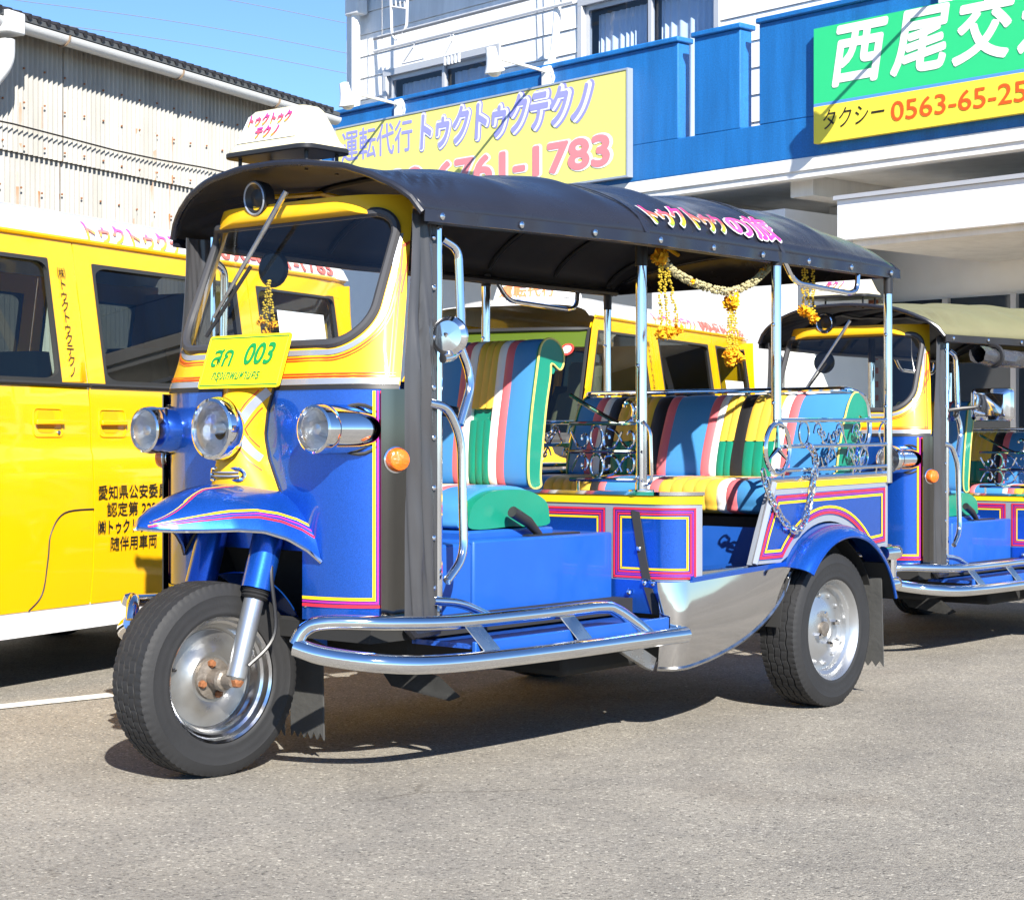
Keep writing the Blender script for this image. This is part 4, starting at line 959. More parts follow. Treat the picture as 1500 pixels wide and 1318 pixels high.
    for sg in (1, -1):
        a = Vector(W(.0, sg*.125, .285)); b = Vector(W(.155, sg*.125, .78)); d = b-a
        g = MB(); g.tube([a+d*.02, a+d*.48], .030, 16); fk = g.build('fork_leg', mat('fork_silver', (.50, .52, .54), .32, .85, var=.05), root)
        g = MB(); g.tube([a+d*.53, a+d*1.0], .047, 20); g.build('fork_cover', blue, fk)
        g = MB(); 
        for q in (.485, .505, .522): g.lathe([(.032, -.008), (.041, 0), (.032, .008)], a+d*q, d, 18)
        g.build('fork_boot', rubber, fk)
        g = MB(); g.lathe([(.02, -.03), (.022, -.01), (.018, .012), (.0, .02)], a+Vector((0, -sg*.006, 0)), (0, -sg, 0), 6); g.build('axle_nut', rust, fk)
        g = MB(); g.ball(a+d*.03, .028, 10); g.build('axle_lug', steel, fk)
    g = MB(); g.tube([W(0, -.13, .285), W(0, .13, .285)], .012, 8); g.build('axle', steel, root)
    g = MB(); g.tube(spline([W(.02, .16, .33), W(.10, .185, .42), W(.10, .17, .60), W(.16, .12, .78)], 8), .006, 6); g.build('brake_hose', black_plastic, root)
    for sg in (1, -1):
        for z in (.50, .80, 1.10):
            for q in (PMAX-.012, .245):
                if q < .3 and z > .6: continue
                g = MB(); g.lathe([(.006, 0), (.006, .003), (.003, .005), (0, .005)], cabp(sg*q, z, .003), cab_n(p2t(sg*q, z), z), 8); g.build('screw', steel, root)
    def guard(i, j):
        a = R(66-52*i); t = -.10+.2*j; rr = .32+.012*(1-(2*j-1)**2)
        return W(rr*math.cos(a), t, .285+rr*math.sin(a))
    g = MB(); g.grid(guard, 16, 6); g.build('mudguard', blue, root, solid=.004)
    for sg in (1, -1):
        g = MB(); g.prism([(.26, .40), (.35, .36), (.355, .55), (.30, .62)], lambda p, sd: W(p[0], sg*(.145+.004*sd), p[1])); g.build('guard_bracket', blue_flat, root)
    def flap(name, s, t0, t1, z0, z1, parent, lean=.0):
        n = 5; poly = [(t0, z1), (t1, z1)]
        for k in range(n*2+1):
            f = k/(n*2); poly.append((t1+(t0-t1)*f, z0+(.022 if k % 2 else 0)))
        g = MB(); g.prism(poly, lambda p, sd: W(s+.006*sd+lean*(z1-p[1]), p[0], p[1])); return g.build(name, mat('mudflap_rubber', (.06, .06, .058), .75, var=.3, vscale=12, bump=.2, bscale=50), parent)
    flap('mudflap', .36, -.03, .115, .065, .44, root, .02); flap('mudflap', .35, -.19, -.05, .065, .44, root, .02)
    g = MB(); g.prism([(.10, .30), (.34, .27), (.42, .215), (.38, .20), (.16, .23)], lambda p, sd: W(.50+.1*p[0], p[0]+.1, p[1]+.004*sd)); g.build('splash_sheet', mat('mudflap_rubber', (.06, .06, .058)), root)
    # ---------------- step bars and step floor
    for sg in (1, -1):
        f0 = -.02 if sg > 0 else .12; f1 = .40 if sg > 0 else .50
        lo = spline([W(f0, sg*f1, .405), W(f0+.04, sg*(f1+.08), .382), W(max(.12, f0+.07), sg*.61, .362), W(.30, sg*.675, .350), W(.7, sg*.70, .345), W(1.2, sg*.70, .342), W(1.47, sg*.70, .340)], 8)
        g = MB(); g.tube(lo, .0275, 16); sb_ = g.build('step_bar', chrome, root)
        up = spline([W(f0, sg*f1, .412), W(f0+.02, sg*(f1+.02), .455), W(f0+.06, sg*(f1+.07), .474), W(.18, sg*.585, .468), W(.4, sg*.63, .458), W(.8, sg*.64, .455), W(1.08, sg*.64, .455), W(1.16, sg*.645, .44), W(1.24, sg*.67, .39), W(1.28, sg*.69, .355)], 8)
        g = MB(); g.tube(up, .021, 14); g.build('upper_step_bar', chrome, root)
        for s in (.42, .86):
            g = MB(); g.prism([(0, 0), (.07, 0), (.07, 1), (0, 1)], lambda p, sd: W(s+p[0]+.04*(1-p[1]), sg*(.64+.055*(1-p[1])), .45-.085*(1-p[1])+.004*sd)); g.build('step_bracket', steel, root)
        g = MB(); g.box(W(.46, sg*.40, .375), W(1.42, sg*.665, .39)); g.build('step_floor', mat('step_tread_blue', (.02, .10, .50), .35, .2, .4, var=.25, vscale=50, bump=.9, bscale=45), root)
        g = MB(); g.box(W(.44, sg*.655, .345), W(1.42, sg*.672, .40)); g.build('step_edge', blue_flat, root, bevel=.004)
        # grab bars by the door post
        t_ = sg*.515
        for path in ([(648, 350), (668, 365), (669, 500), (655, 522), (634, 526)], [(672, 503), (689, 556), (666, 622)], [(628, 590), (652, 596), (668, 640), (669, 815), (640, 850)], [(634, 880), (672, 882), (712, 903)]):
            g = MB(); q = [pt(u, v, .515) for u, v in path]; g.tube(rnd([W(a, t_+sg*.01*k, c) for k, (a, b, c) in enumerate(q)], .06), .0135, 12); g.build('grab_bar', chrome, root)
    # ---------------- engine box, driver seat
    g = MB(); g.box(W(.56, .40, .41), W(.735, -.40, .665)); g.build('front_box', blue_flat, root, bevel=.008)
    g = MB(); g.box(W(.742, .40, .41), W(1.47, -.40, .672)); bx = g.build('engine_box', blue_flat, root, bevel=.008)
    g = MB(); g.tube([W(1.12, .36, .675), W(1.06, .36, .72), W(.98, .36, .755)], [.012, .018, .019], 12); hb = g.build('handbrake', black_plastic, root)
    g = MB(); g.box(W(1.05, .345, .672), W(1.32, .375, .678)); g.build('brake_slot', black_plastic, hb)
    g = MB(); g.box(W(.80, .325, .665), W(1.24, -.325, .697)); g.build('seat_base', blue_flat, root, bevel=.008)
    cprof = [(.835, .70), (1.03, .698), (1.225, .70), (1.24, .735), (1.22, .785), (1.13, .822), (1.03, .83), (.93, .822), (.845, .785), (.82, .735)]
    cprof = [(p.x, p.y) for p in spline([(a, b, 0) for a, b in cprof], 4, True)]
    cs = MB(); 
    cush = seat_piece('driver_cushion', cprof, -.31, .31, v_grn, root, 1, .006)
    st = [(-.30, -.13, v_blue), (-.13, -.09, v_pink), (-.09, -.05, v_white), (-.05, .05, v_yel), (.05, .09, v_white), (.09, .13, v_pink), (.13, .285, v_blue)]
    cprof2 = [(a+(a-1.03)*.03, .70+(b-.70)*1.07) for a, b in cprof]
    for a, b, m_ in st: seat_piece('cushion_strip', cprof2, a*.95, b*.95, m_, cush, 1, .004)
    # driver back: scroll profile
    def backprof(s0, z0, z1, rake, th, hook):
        H = z1-z0; f = []
        f += [(s0, z0), (s0-.012, z0+H*.15), (s0+rake*.35-.012, z0+H*.45), (s0+rake*.7, z0+H*.75), (s0+rake+.01, z1-.03), (s0+rake+.05, z1), (s0+rake+.05+hook*.6, z1-.008), (s0+rake+.05+hook, z1-.045),
              (s0+rake+.05+hook, z1-.085), (s0+rake+.05+hook*.75, z1-.105), (s0+rake+.04+hook*.35, z1-.085), (s0+rake+.03+th*.6, z1-.13), (s0+rake*.6+th, z0+H*.5), (s0+th, z0+H*.1), (s0+th, z0)]
        return [(p.x, p.y) for p in spline([(a, b, 0) for a, b in f], 4, True)]
    ds = backprof(1.235, .83, 1.335, .045, .055, .085); mz = 1.06; bp = [(1.30+(a-1.30)*.70, mz+(b-mz)*.93) for a, b in ds]
    back = seat_piece('driver_backrest', bp, -.222, .222, v_grn, root, 1, .004)
    for a, b, m_ in ((-.225, -.118, v_blue), (-.118, -.082, v_pink), (-.082, -.047, v_white), (.047, .082, v_white), (.082, .118, v_pink), (.118, .222, v_blue)):
        seat_piece('backrest_strip', ds, a, b, m_, back, 1, .004)
    lowp = [p for p in ds if p[1] < 1.075]; upp = [p for p in ds if p[1] >= 1.06]
    seat_piece('backrest_strip', upp, -.047, .047, v_yel, back, 3, .005); seat_piece('backrest_strip', lowp, -.047, .047, v_grn, back, 3, .005)
    for t_ in (.222, -.222):
        seat_piece('backrest_side', ds, t_-.006, t_+.006, v_grn, back, 1, .002)
    for t_ in (.228, -.228):
        g = MB(); g.tube([W(a, t_, b) for a, b in ds], .004, 5, closed=True); g.build('piping', mat('seat_piping', (.7, .55, .15), .4), back)
    # ---------------- bulkhead behind the driver
    SB = 1.48
    BM = .56+.12*math.pi/2
    def bq(t, z, off=.004):       # t runs along the panel, round the outer corners
        ax = min(abs(t), BM); sg_ = 1 if t >= 0 else -1
        if ax <= .56: return Vector(W(SB-off, t, z))
        a = (ax-.56)/.12; r_ = .12+off
        return Vector(W(SB+.12-r_*math.cos(a), sg_*(.56+r_*math.sin(a)), z))
    g = MB(); g.grid(lambda i, j: bq((-1+2*i)*BM, .40+.375*j, 0), 120, 6); g.build('bulkhead', silver, root, solid=.004)
    def bframe(t0, t1, z0, z1, w_, m_, nm, lift):
        g = MB()
        def strip(P, ho): 
            vs = []
            for (t, z) in P: vs += [bq(t+ho[0], z+ho[1], lift), bq(t-ho[0], z-ho[1], lift)]
            g.add(vs, [(2*i, 2*i+1, 2*i+3, 2*i+2) for i in range(len(P)-1)])
        h = w_/2; n = 36
        strip([(t0-h+(t1-t0+w_)*k/n, z0) for k in range(n+1)], (0, h)); strip([(t0-h+(t1-t0+w_)*k/n, z1) for k in range(n+1)], (0, h))
        strip([(t0, z0), (t0, z1)], (h, 0)); strip([(t1, z0), (t1, z1)], (h, 0)); g.build(nm, m_, root)
    panels = [(.40, .715, .518, .758), (-.715, -.40, .518, .758), (.02, .365, .52, .755), (-.365, -.02, .52, .755)]
    
    for (t0, t1, z0, z1) in panels:
        g = MB(); n = 36; vs = []
        for k in range(n+1): t = t0+(t1-t0)*k/n; vs += [bq(t, z0, .004), bq(t, z1, .004)]
        g.add(vs, [(2*i, 2*i+1, 2*i+3, 2*i+2) for i in range(n)]); g.build('bulkhead_panel', blue, root)
        for k, (ins, w_, m_) in enumerate(((.004, .007, crim), (.0135, .004, viol), (.0215, .006, crim), (.033, .007, yel_l))):
            bframe(t0+ins, t1-ins, z0+ins, z1-ins, w_, m_, 'bulkhead_pinstripe', .006)
    g = MB(); n = 60; vs = []
    for k in range(n+1): t = -BM+2*BM*k/n; vs += [bq(t, .40, .0035), bq(t, .512, .0035)]
    g.add(vs, [(2*i, 2*i+1, 2*i+3, 2*i+2) for i in range(n)]); g.build('bulkhead_kick', blue, root)
    g = MB(); vs = []
    for k in range(n+1): t = -BM+2*BM*k/n; vs += [bq(t, .770, .005), bq(t, .800, .005)]
    g.add(vs, [(2*i, 2*i+1, 2*i+3, 2*i+2) for i in range(n)]); g.build('yellow_band', yel_l, root, solid=.004)
    g = MB(); g.grid(lambda i, j: bq((-1+2*i)*BM, .806, .012-.05*j), 120, 1); g.build('bulkhead_cap', chrome, root, solid=.012)
    if main:
        g = MB(); P = [(.478, .748), (.505, .60), (.525, .52)]; vs = []
        for t, z in P: vs += [bq(t, z, .008), bq(t+.034, z-.004, .008)]
        g.add(vs, [(0, 1, 3, 2), (2, 3, 5, 4)]); g.build('strap', mat('strap_black', (.03, .03, .03), .7, var=.2), root, solid=.004)
        g = MB(); P = [(.530, .49), (.55, .44), (.565, .40)]; vs = []
        for t, z in P: vs += [bq(t, z, .008), bq(t+.034, z-.004, .008)]
        g.add(vs, [(0, 1, 3, 2), (2, 3, 5, 4)]); g.build('strap', mat('strap_black', (.03, .03, .03)), root, solid=.004)
    for t, z in ((.535, .505), (.57, .505), (.47, .47), (.512, .62), (-.535, .505)):
        g = MB(); g.lathe([(.010, 0), (.010, .006), (.006, .01), (0, .011)], bq(t, z, .008), (-1, 0, 0), 10); g.build('rivet', chrome, root)
    # guard rail with scrollwork on the bulkhead (plane s = SB)
    SR = SB+.01
    P3 = lambda t, z: W(SR, t, z)
    for sg in (1, -1):
        for z in (1.045, .947, .850):
            g = MB(); g.tube([P3(sg*.20, z), P3(sg*.515, z)], .0075, 8); g.build('guard_bar', chrome, root)
        g = MB(); g.tube([P3(sg*.235, .850), P3(sg*.235, .80)], .006, 8); g.build('guard_post', chrome, root)
        # diagonal with a curl
        dg = [(.20, 1.145), (.30, 1.095), (.40, 1.050), (.44, 1.045), (.468, 1.062), (.475, 1.092), (.462, 1.115), (.440, 1.112), (.436, 1.10)]
        g = MB(); g.tube(spline([P3(sg*a, b) for a, b in dg], 5), .0075, 8); g.build('guard_curl', chrome, root)
        for zc, fl in ((.996, 1), (.898, -1)):
            g = MB(); g.tube([P3(sg*(.315+.027*math.cos(a)), zc+.040*math.sin(a)) for a in [2*math.pi*k/24 for k in range(24)]], .005, 6, closed=True); g.build('guard_ring', chrome, root)
            for pth in ([(.205, .02), (.235, -.03), (.262, -.034), (.278, -.01), (.268, .012), (.252, .004), (.252, -.008)], [(.425, .02), (.395, -.03), (.36, -.034), (.346, -.01), (.352, .01), (.368, .008), (.372, -.004)],
                        [(.365, .034), (.40, .02), (.43, -.02), (.455, -.036), (.475, -.02), (.474, .01), (.458, .022), (.448, .010)]):
                g = MB(); g.tube(spline([P3(sg*a, zc+fl*b) for a, b in pth], 5), .0045, 6); g.build('guard_scroll', chrome, root)
        g = MB(); g.tube(rnd([P3(sg*.515, 1.05), P3(sg*.545, 1.02), P3(sg*.55, .84), P3(sg*.51, .835)], .03), .006, 8); g.build('guard_end', chrome, root)
    # ---------------- poles
    for sg in (1, -1):
        for nm, s, t, z0, z1, r_ in (('front_pole', 1.50, .50, .80, 1.80, .0195), ('door_pole', 2.068, .685, 1.06, 1.66, .018), ('rear_pole', 2.893, .687, .82, 1.66, .0165)):
            sl_ = {'front_pole': .22, 'door_pole': .05, 'rear_pole': .10}[nm]
            g = MB(); g.tube([W(s, sg*t, z0), W(s, sg*t, z1)], r_, 14); po = g.build(nm, chrome, root)
            g = MB(); g.tube([W(s, sg*t, z1-sl_), W(s, sg*t, z1)], r_+.002, 14); g.build('pole_sleeve', black_plastic, po)
            for zz in ((.86, 1.05, 1.24) if nm == 'front_pole' else (1.12, 1.4)):
                g = MB(); g.lathe([(.007, 0), (.007, .006), (0, .009)], W(s-r_, sg*t, zz), (-1, 0, 0), 8); g.build('rivet', chrome, po)
            if nm == 'front_pole':
                g = MB(); g.lathe([(.045, 0), (.045, .006), (.022, .008), (.022, .03)], W(s, sg*t, z0+.012), (0, 0, 1), 16); g.build('pole_foot', chrome, po)
        g = MB(); g.box(W(2.055, sg*.675, 1.03), W(2.083, sg*.70, 1.10)); g.build('pole_bracket', steel, root, bevel=.004)
        g = MB(); g.tube(rnd([W(2.12, sg*.68, 1.645), W(2.20, sg*.68, 1.56), W(2.60, sg*.68, 1.545), W(2.66, sg*.68, 1.56), W(2.67, sg*.68, 1.65)], .05), .010, 10); g.build('hand_hold', chrome, root)
    # ---------------- passenger floor, entry, stainless skirt
    g = MB(); g.box(W(1.50, .66, .47), W(2.9, -.66, .50)); g.build('rear_floor', dark, root)
    for sg in (1, -1):
        def sk(i, j):
            s = 1.435+.735*i; zt_ = .512+.03*i; fz = math.sqrt(max(0, 1-i**2.0)); zb_ = zt_-.285*fz-.004
            t = .682
            if i < .10: f = 1-i/.10; t -= .07*(1-math.sqrt(max(0, 1-f*f)))
            return W(s, sg*(t+.018*math.sin(j*3.0)*(1-i)*.6), zt_+(zb_-zt_)*j)
        g = MB(); g.grid(lambda i, j: sk(i**1.0*.995, j), 48, 10); g.build('side_skirt', stainless, root, solid=.004, sharp=70)
        g = MB(); P = [Vector(sk(k/40*.995, 1)) for k in range(41)]; g.tube(P, .008, 6); g.build('skirt_edge', steel, root)
        g = MB(); g.box(W(1.60, sg*.55, .515), W(2.00, sg*.678, .545)); g.build('entry_sill', stainless, root, bevel=.004)
        g = MB(); P = [(1.53, .509), (2.13, .533), (2.13, .550), (1.53, .526)]; g.prism(P, lambda p, sd: W(p[0], sg*(.680+.010*sd), p[1])); g.build('sill_stripe', blue, root)
    # ---------------- rear quarter panels
    for sg in (1, -1):
        T_ = .684
        out = [(1.905, .548), (1.955, .66), (2.015, .775), (2.05, .835), (2.895, .848), (2.895, .565), (2.80, .565)]
        arcp = [(2.43+.40*math.cos(R(a)), .285+.40*math.sin(R(a))) for a in range(45, 141, 6)]
        poly = out+arcp[1:]+[(2.10, .548)]
        g = MB(); g.prism(poly, lambda p, sd: W(p[0], sg*(T_-.02*sd), p[1])); qp = g.build('rear_quarter', silver, root)
        ins = [(1.945, .562), (1.99, .66), (2.05, .765), (2.065, .79), (2.87, .805), (2.87, .59), (2.80, .585)]
        arc3 = [(2.43+.425*math.cos(R(a)), .285+.425*math.sin(R(a))) for a in range(44, 140, 5)]
        ipoly = ins+arc3+[(2.10, .562)]
        g = MB(); g.prism(ipoly, lambda p, sd: W(p[0], sg*(T_+.003-.002*sd), p[1])); g.build('quarter_panel', blue, qp)
        def inset(poly_, d):
            n = len(poly_); A_ = sum(poly_[i][0]*poly_[(i+1) % n][1]-poly_[(i+1) % n][0]*poly_[i][1] for i in range(n)); o_ = []
            for i in range(n):
                a, b, c = Vector(poly_[i-1]), Vector(poly_[i]), Vector(poly_[(i+1) % n]); e1, e2 = (b-a).normalized(), (c-b).normalized()
                n1, n2 = Vector((-e1.y, e1.x)), Vector((-e2.y, e2.x)); m_ = n1+n2; m_ = m_/max(.35, m_.dot(n1)) if m_.length > .2 else n1
                o_.append(b+m_*d*(1 if A_ > 0 else -1))
            return o_
        for d, w_, m_ in ((.008, .009, crim), (.0175, .004, viol), (.029, .009, yel_l)):
            a = inset(ipoly, d-w_/2); b = inset(ipoly, d+w_/2); n = len(a); g = MB()
            g.add([W(p[0], sg*(T_+.005), p[1]) for p in a]+[W(p[0], sg*(T_+.005), p[1]) for p in b], [(k, (k+1) % n, n+(k+1) % n, n+k) for k in range(n)], 0, False); g.build('quarter_pinstripe', m_, qp)
        g = MB(); g.prism([(2.045, .812), (2.895, .824), (2.895, .846), (2.055, .834)], lambda p, sd: W(p[0], sg*(T_+.004-.003*sd), p[1])); g.build('yellow_band', yel_l, qp)
        g = MB(); g.tube(rnd([W(2.03, sg*.675, .845), W(2.90, sg*.675, .858)], .01), .012, 8); g.build('top_rail', chrome, qp)
        g = MB(); g.tube([W(1.915+.13*f, sg*(.69-.0*f), .55+.285*f) for f in [k/8 for k in range(9)]], .012, 8); g.build('door_edge', silver, qp)
        g = MB(); g.prism([(1.93, .55), (2.06, .835), (2.16, .835), (2.02, .55)], lambda p, sd: W(p[0]+.03, sg*(.64+.01*sd), p[1])); g.build('door_jamb', vinyl_in, qp)
        # wheel arch fender
        def arch(i, j):
            a = R(141-125*i); rr = .375-.018*j**2+.0*i; t = .66+.125*math.sin(j*math.pi*.5)-.0*j
            rr2 = .392-.045*j**2
            return W(2.43+rr2*math.cos(a)*1.03, sg*t, .285+rr2*math.sin(a))
        g = MB(); g.grid(arch, 40, 10); g.build('rear_fender', blue, root, solid=.005)
        g = MB(); g.tube([Vector(arch(k/40, 1)) for k in range(41)], .006, 6); g.build('fender_edge', blue, root)
        g = MB(); g.grid(lambda i, j: W(2.43+.345*math.cos(R(175-170*i)), sg*(.45+.24*j), .285+.345*math.sin(R(175-170*i))), 30, 2); g.build('inner_arch', dark, root, solid=.004)
        # side rail with scrolls, emblem ring
        for z in (1.060, .965, .880):
            g = MB(); g.tube([W(2.07, sg*.685, z-.002), W(2.893, sg*.685, z+.006)], .0085, 8); g.build('side_rail', chrome, root)
        for s in (2.12, 2.36, 2.62, 2.80):
            g = MB(); g.tube([W(s, sg*.685, .88), W(s, sg*.68, .85)], .006, 6); g.build('rail_post', chrome, root)
        PR = lambda s, z: W(s, sg*.685, z)
        for s, zc, hh in ((2.26, 1.013, .042), (2.86, 1.013, .042), (2.70, .923, .036)):
            g = MB(); g.tube([PR(s+.034*math.cos(a), zc+hh*math.sin(a)) for a in [2*math.pi*k/24 for k in range(24)]], .0045, 6, closed=True); g.build('rail_ring', chrome, root)
        for s0, zc, fl in ((2.36, 1.013, 1), (2.52, 1.013, -1), (2.64, 1.013, 1), (2.46, .923, -1), (2.60, .923, 1)):
            pth = [(-.03, .0), (-.015, .03), (.01, .034), (.025, .01), (.012, -.006), (.0, .004), (.004, .016)]
            g = MB(); g.tube(spline([PR(s0+a*fl, zc+b) for a, b in pth], 5)+spline([PR(s0-a*fl+.05*fl, zc-b) for a, b in reversed(pth)], 5), .0042, 6); g.build('rail_scroll', chrome, root)
        for (a, b) in (((2.52, 1.05), (2.62, .90)), ((2.42, .90), (2.54, 1.04))):
            g = MB(); g.tube([PR(*a), PR(*b)], .004, 6); g.build('rail_strut', chrome, root)
    ec = Vector(pw(1139, 657, t=.70)); g = MB(); er = .088
    g.tube([ec+Vector((er*math.cos(a)*.92, 0, er*math.sin(a)*1.02)) for a in [2*math.pi*k/40 for k in range(40)]], .009, 8, closed=True); em = g.build('star_emblem', chrome, root)
    for a in (90, 210, 330):
        g = MB(); g.tube([ec, ec+Vector((er*.9*math.cos(R(a)), 0, er*math.sin(R(a))))], [.013, .004], 6, flat=.6); g.build('emblem_spoke', chrome, em)
    if main:   # chain closing the doorway, hung up on the rail: real interlocking links
        path = [pt(u, v, .705) for u, v in ((1118, 690), (1124, 715), (1135, 740), (1148, 763), (1163, 776), (1174, 772), (1183, 750), (1189, 722), (1193, 695), (1195, 672), (1190, 660), (1184, 650))]
        cpts = spline([W(*p) for p in path], 10); tot = 0; links = []
        acc = 0; step = .0295; last = cpts[0]; P = [cpts[0]]
        for a, b in zip(cpts, cpts[1:]):
            seg = (b-a).length
            while acc+seg >= step*len(P): f = (step*len(P)-acc)/seg; P.append(a.lerp(b, f))
            acc += seg
        for i in range(len(P)-1):
            c = (P[i]+P[i+1])/2; d = (P[i+1]-P[i]).normalized(); sd = d.cross(Vector((0, 1, 0))).normalized() if i % 2 == 0 else Vector((0, 1, 0)); L, wd = .0235, .0118
            loop = [c+d*(L-wd)*(1 if math.cos(a) > 0 else -1)+d*wd*math.cos(a)+sd*wd*math.sin(a) for a in [2*math.pi*(k+.5)/12 for k in range(12)]]
            g = MB(); g.tube(loop, .0042, 5, closed=True); g.build('chain_link', chrome, root)
    # ---------------- rear bench
    g = MB(); g.box(W(2.24, .62, .50), W(2.70, -.62, .70)); g.build('bench_base', dark, root)
    if main:
        g = MB(); g.prism([(.25, .50), (.60, .51), (.58, .665), (.30, .665)], lambda p, sd: W(2.16+.02*sd+.08*(p[1]-.5), p[0], p[1])); g.build('bench_locker', blue_flat, root)
    cp = [(p.x, p.y) for p in spline([(2.175, .745, 0), (2.19, .72, 0), (2.3, .71, 0), (2.68, .71, 0), (2.70, .77, 0), (2.66, .835, 0), (2.40, .845, 0), (2.24, .842, 0), (2.185, .82, 0), (2.17, .78, 0)], 4, True)]
    def tcol(u, s): return pt(u, 720, s=s)[1]
    bounds = [(-.60, None), (865, v_yel), (877, v_blk), (887, v_pink), (942, v_blue), (952, v_white), (966, v_pink), (1051, v_yel), (1065, v_white), (1081, v_pink), (.575, v_blue)]
    bounds = [(-.595, None), (797, v_blue)]+bounds[1:]
    cb = seat_piece('bench_cushion', [(a+.004 if a < 2.4 else a, b) for a, b in cp], -.60, .585, v_blue, root, 1, .003)
    last = -.595
    for u, m_ in bounds[1:]:
        t1 = u if isinstance(u, float) else tcol(u, 2.18)
        seat_piece('cushion_strip', [(a+(a-2.43)*.012, b+(b-.78)*.02) for a, b in cp], last, t1, m_, cb, 5 if (m_ == v_yel and t1-last > .15) else 1, .005); last = t1
    bpr2 = backprof(2.57, .83, 1.17, .075, .095, .103); bpr = [(2.70+(a-2.70)*.72, .985+(b-.985)*.94) for a, b in bpr2]
    bb = seat_piece('bench_backrest', bpr, -.645, .645, v_grn, root, 1, .004)
    for t_ in (-.65, .65): seat_piece('backrest_side', bpr2, t_-.006, t_+.006, v_grn, bb, 1, .002)
    zsp = .992
    marks = [(-.65, None), (868, v_blue), (880, v_pink), (890, v_white), (905, v_blk), (955, v_yel), (974, v_blk), (987, v_pink), (1038, v_blue), (1050, v_pink), (1060, v_white), (1081, v_yel), (1098, v_blk), (1141, v_yel), (1154, v_white), (1168, v_pink), (.645, v_blue)]
    last = -.65
    for u, m_ in marks[1:]:
        t1 = u if isinstance(u, float) else tcol(u, 2.62); w_ = t1-last; pn = max(1, round(w_/.045)) if m_ == v_yel else 1
        if m_ == v_yel:
            seat_piece('backrest_strip', [p for p in bpr2 if p[1] >= zsp-.012], last, t1, m_, bb, pn, .005); seat_piece('backrest_strip', [p for p in bpr2 if p[1] < zsp], last, t1, v_grn, bb, pn, .005)
        else: seat_piece('backrest_strip', bpr2, last, t1, m_, bb, pn, .005)
        last = t1
    for t_ in (.652, -.652):
        g = MB(); g.tube([W(a, t_, b) for a, b in bpr2], .004, 5, closed=True); g.build('piping', mat('seat_piping', (.7, .55, .15)), bb)
    g = MB(); g.tube(rnd([W(2.70, .66, .86), W(2.80, .66, 1.02), W(2.78, .655, 1.15), W(2.68, .64, 1.185), W(2.67, -.64, 1.185), W(2.78, -.655, 1.15), W(2.80, -.66, .86)], .04), .010, 10); g.build('bench_frame', chrome, root)
    g = MB(); g.box(W(2.80, .66, .55), W(2.86, -.66, .86)); g.build('rear_panel', blue, root, bevel=.006)
    # ---------------- rear wheels, bumpers, mudflaps, axle
    for sg in (1, -1):
        wr = wheel_rear(root); wr.location = W(2.398, sg*.655, .285)
        if sg < 0: wr.rotation_euler = (0, 0, math.pi)
        flap('mudflap', 2.74, sg*.655-.085, sg*.655+.085, .115, .46, root, .05)
        g = MB(); g.grid(lambda i, j: W(2.70+.10*i, sg*(.57+.21*j), .52-.14*i), 3, 2); g.build('flap_mount', dark, root, solid=.006)
    g = MB(); g.tube([W(2.398, -.6, .285), W(2.398, .6, .285)], .035, 10); g.ball(W(2.398, 0, .285), .10, 14); g.build('rear_axle', dark, root)
    for z, r_ in ((.548, .028), (.425, .026)):
        g = MB(); g.tube(rnd([W(2.80, .715, z), W(2.94, .715, z), W(2.96, .60, z), W(2.96, -.60, z), W(2.94, -.715, z), W(2.80, -.715, z)], .06), r_, 14); g.build('rear_bumper', chrome, root)
    for sg in (1, -1):
        g = MB(); g.tube([W(2.90, sg*.70, .548), W(2.90, sg*.70, .425)], .018, 10); g.build('bumper_post', chrome, root)
    g = MB(); g.box(W(1.2, .40, .20), W(2.2, -.40, .40)); g.build('chassis', dark, root, bevel=.02)
    g = MB(); g.box(W(.5, .36, .27), W(1.3, -.36, .40)); g.build('engine_tray', dark, root, bevel=.02)
    g = MB(); g.prism([(1.20, .31), (1.28, .33), (1.42, .26), (1.40, .22), (1.36, .235)], lambda p, sd: W(p[0], .60+.02*sd, p[1])); g.build('step_stay', steel, root)
    # ---------------- handlebar and round mirror inside the cab
    g = MB(); g.tube(rnd([W(.66, .34, 1.08), W(.56, .26, 1.10), W(.50, .0, 1.06), W(.56, -.26, 1.10), W(.66, -.34, 1.08)], .08), .013, 10); hb = g.build('handlebar', chrome, root)
    for sg in (1, -1):
        g = MB(); g.tube([W(.60, sg*.295, 1.092), W(.70, sg*.37, 1.072)], .019, 10); g.build('grip', black_plastic, hb)
    g = MB(); g.tube([W(.47, 0, 1.06), W(.25, 0, .75)], .025, 10); g.build('steering_stem', black_plastic, root)
    if main:
        mc = pw(655, 492, t=.56); g = MB(); g.lathe([(0, .0), (.045, .002), (.058, .012), (.06, .02), (.05, .024), (0, .024)], mc, (1, .3, 0), 24); mi_ = g.build('round_mirror', chrome, root)
        g = MB(); g.tube([W(.46, .507, 1.33), mc], .007, 8); g.build('mirror_stay', chrome, mi_)
    else:
        c = Vector(W(.60, .70, 1.30)); g = MB(); poly = rrect(.115, .085, .022, 5)
        g.loft([[c+Vector((dx, p[0]*k, p[1]*k)) for p in poly] for dx, k in ((-.05, .7), (-.03, .95), (.0, 1), (.012, .97))], caps=True); mi_ = g.build('side_mirror', chrome, root)
        g = MB(); g.tube([W(.46, .51, 1.27), W(.52, .56, 1.28), W(.58, .66, 1.29)], .011, 8); g.build('mirror_stay', black_plastic, mi_)
        # rolled-up side curtain with clear plastic
        def roll(i, j):
            s = .56+1.9*i; a = 2*math.pi*j; r_ = .046+.009*mnoise.noise((s*7, math.cos(a)*2, math.sin(a)*2))
            return W(s, .63+r_*math.cos(a), 1.56+r_*math.sin(a)*1.0-.01*math.sin(i*9))
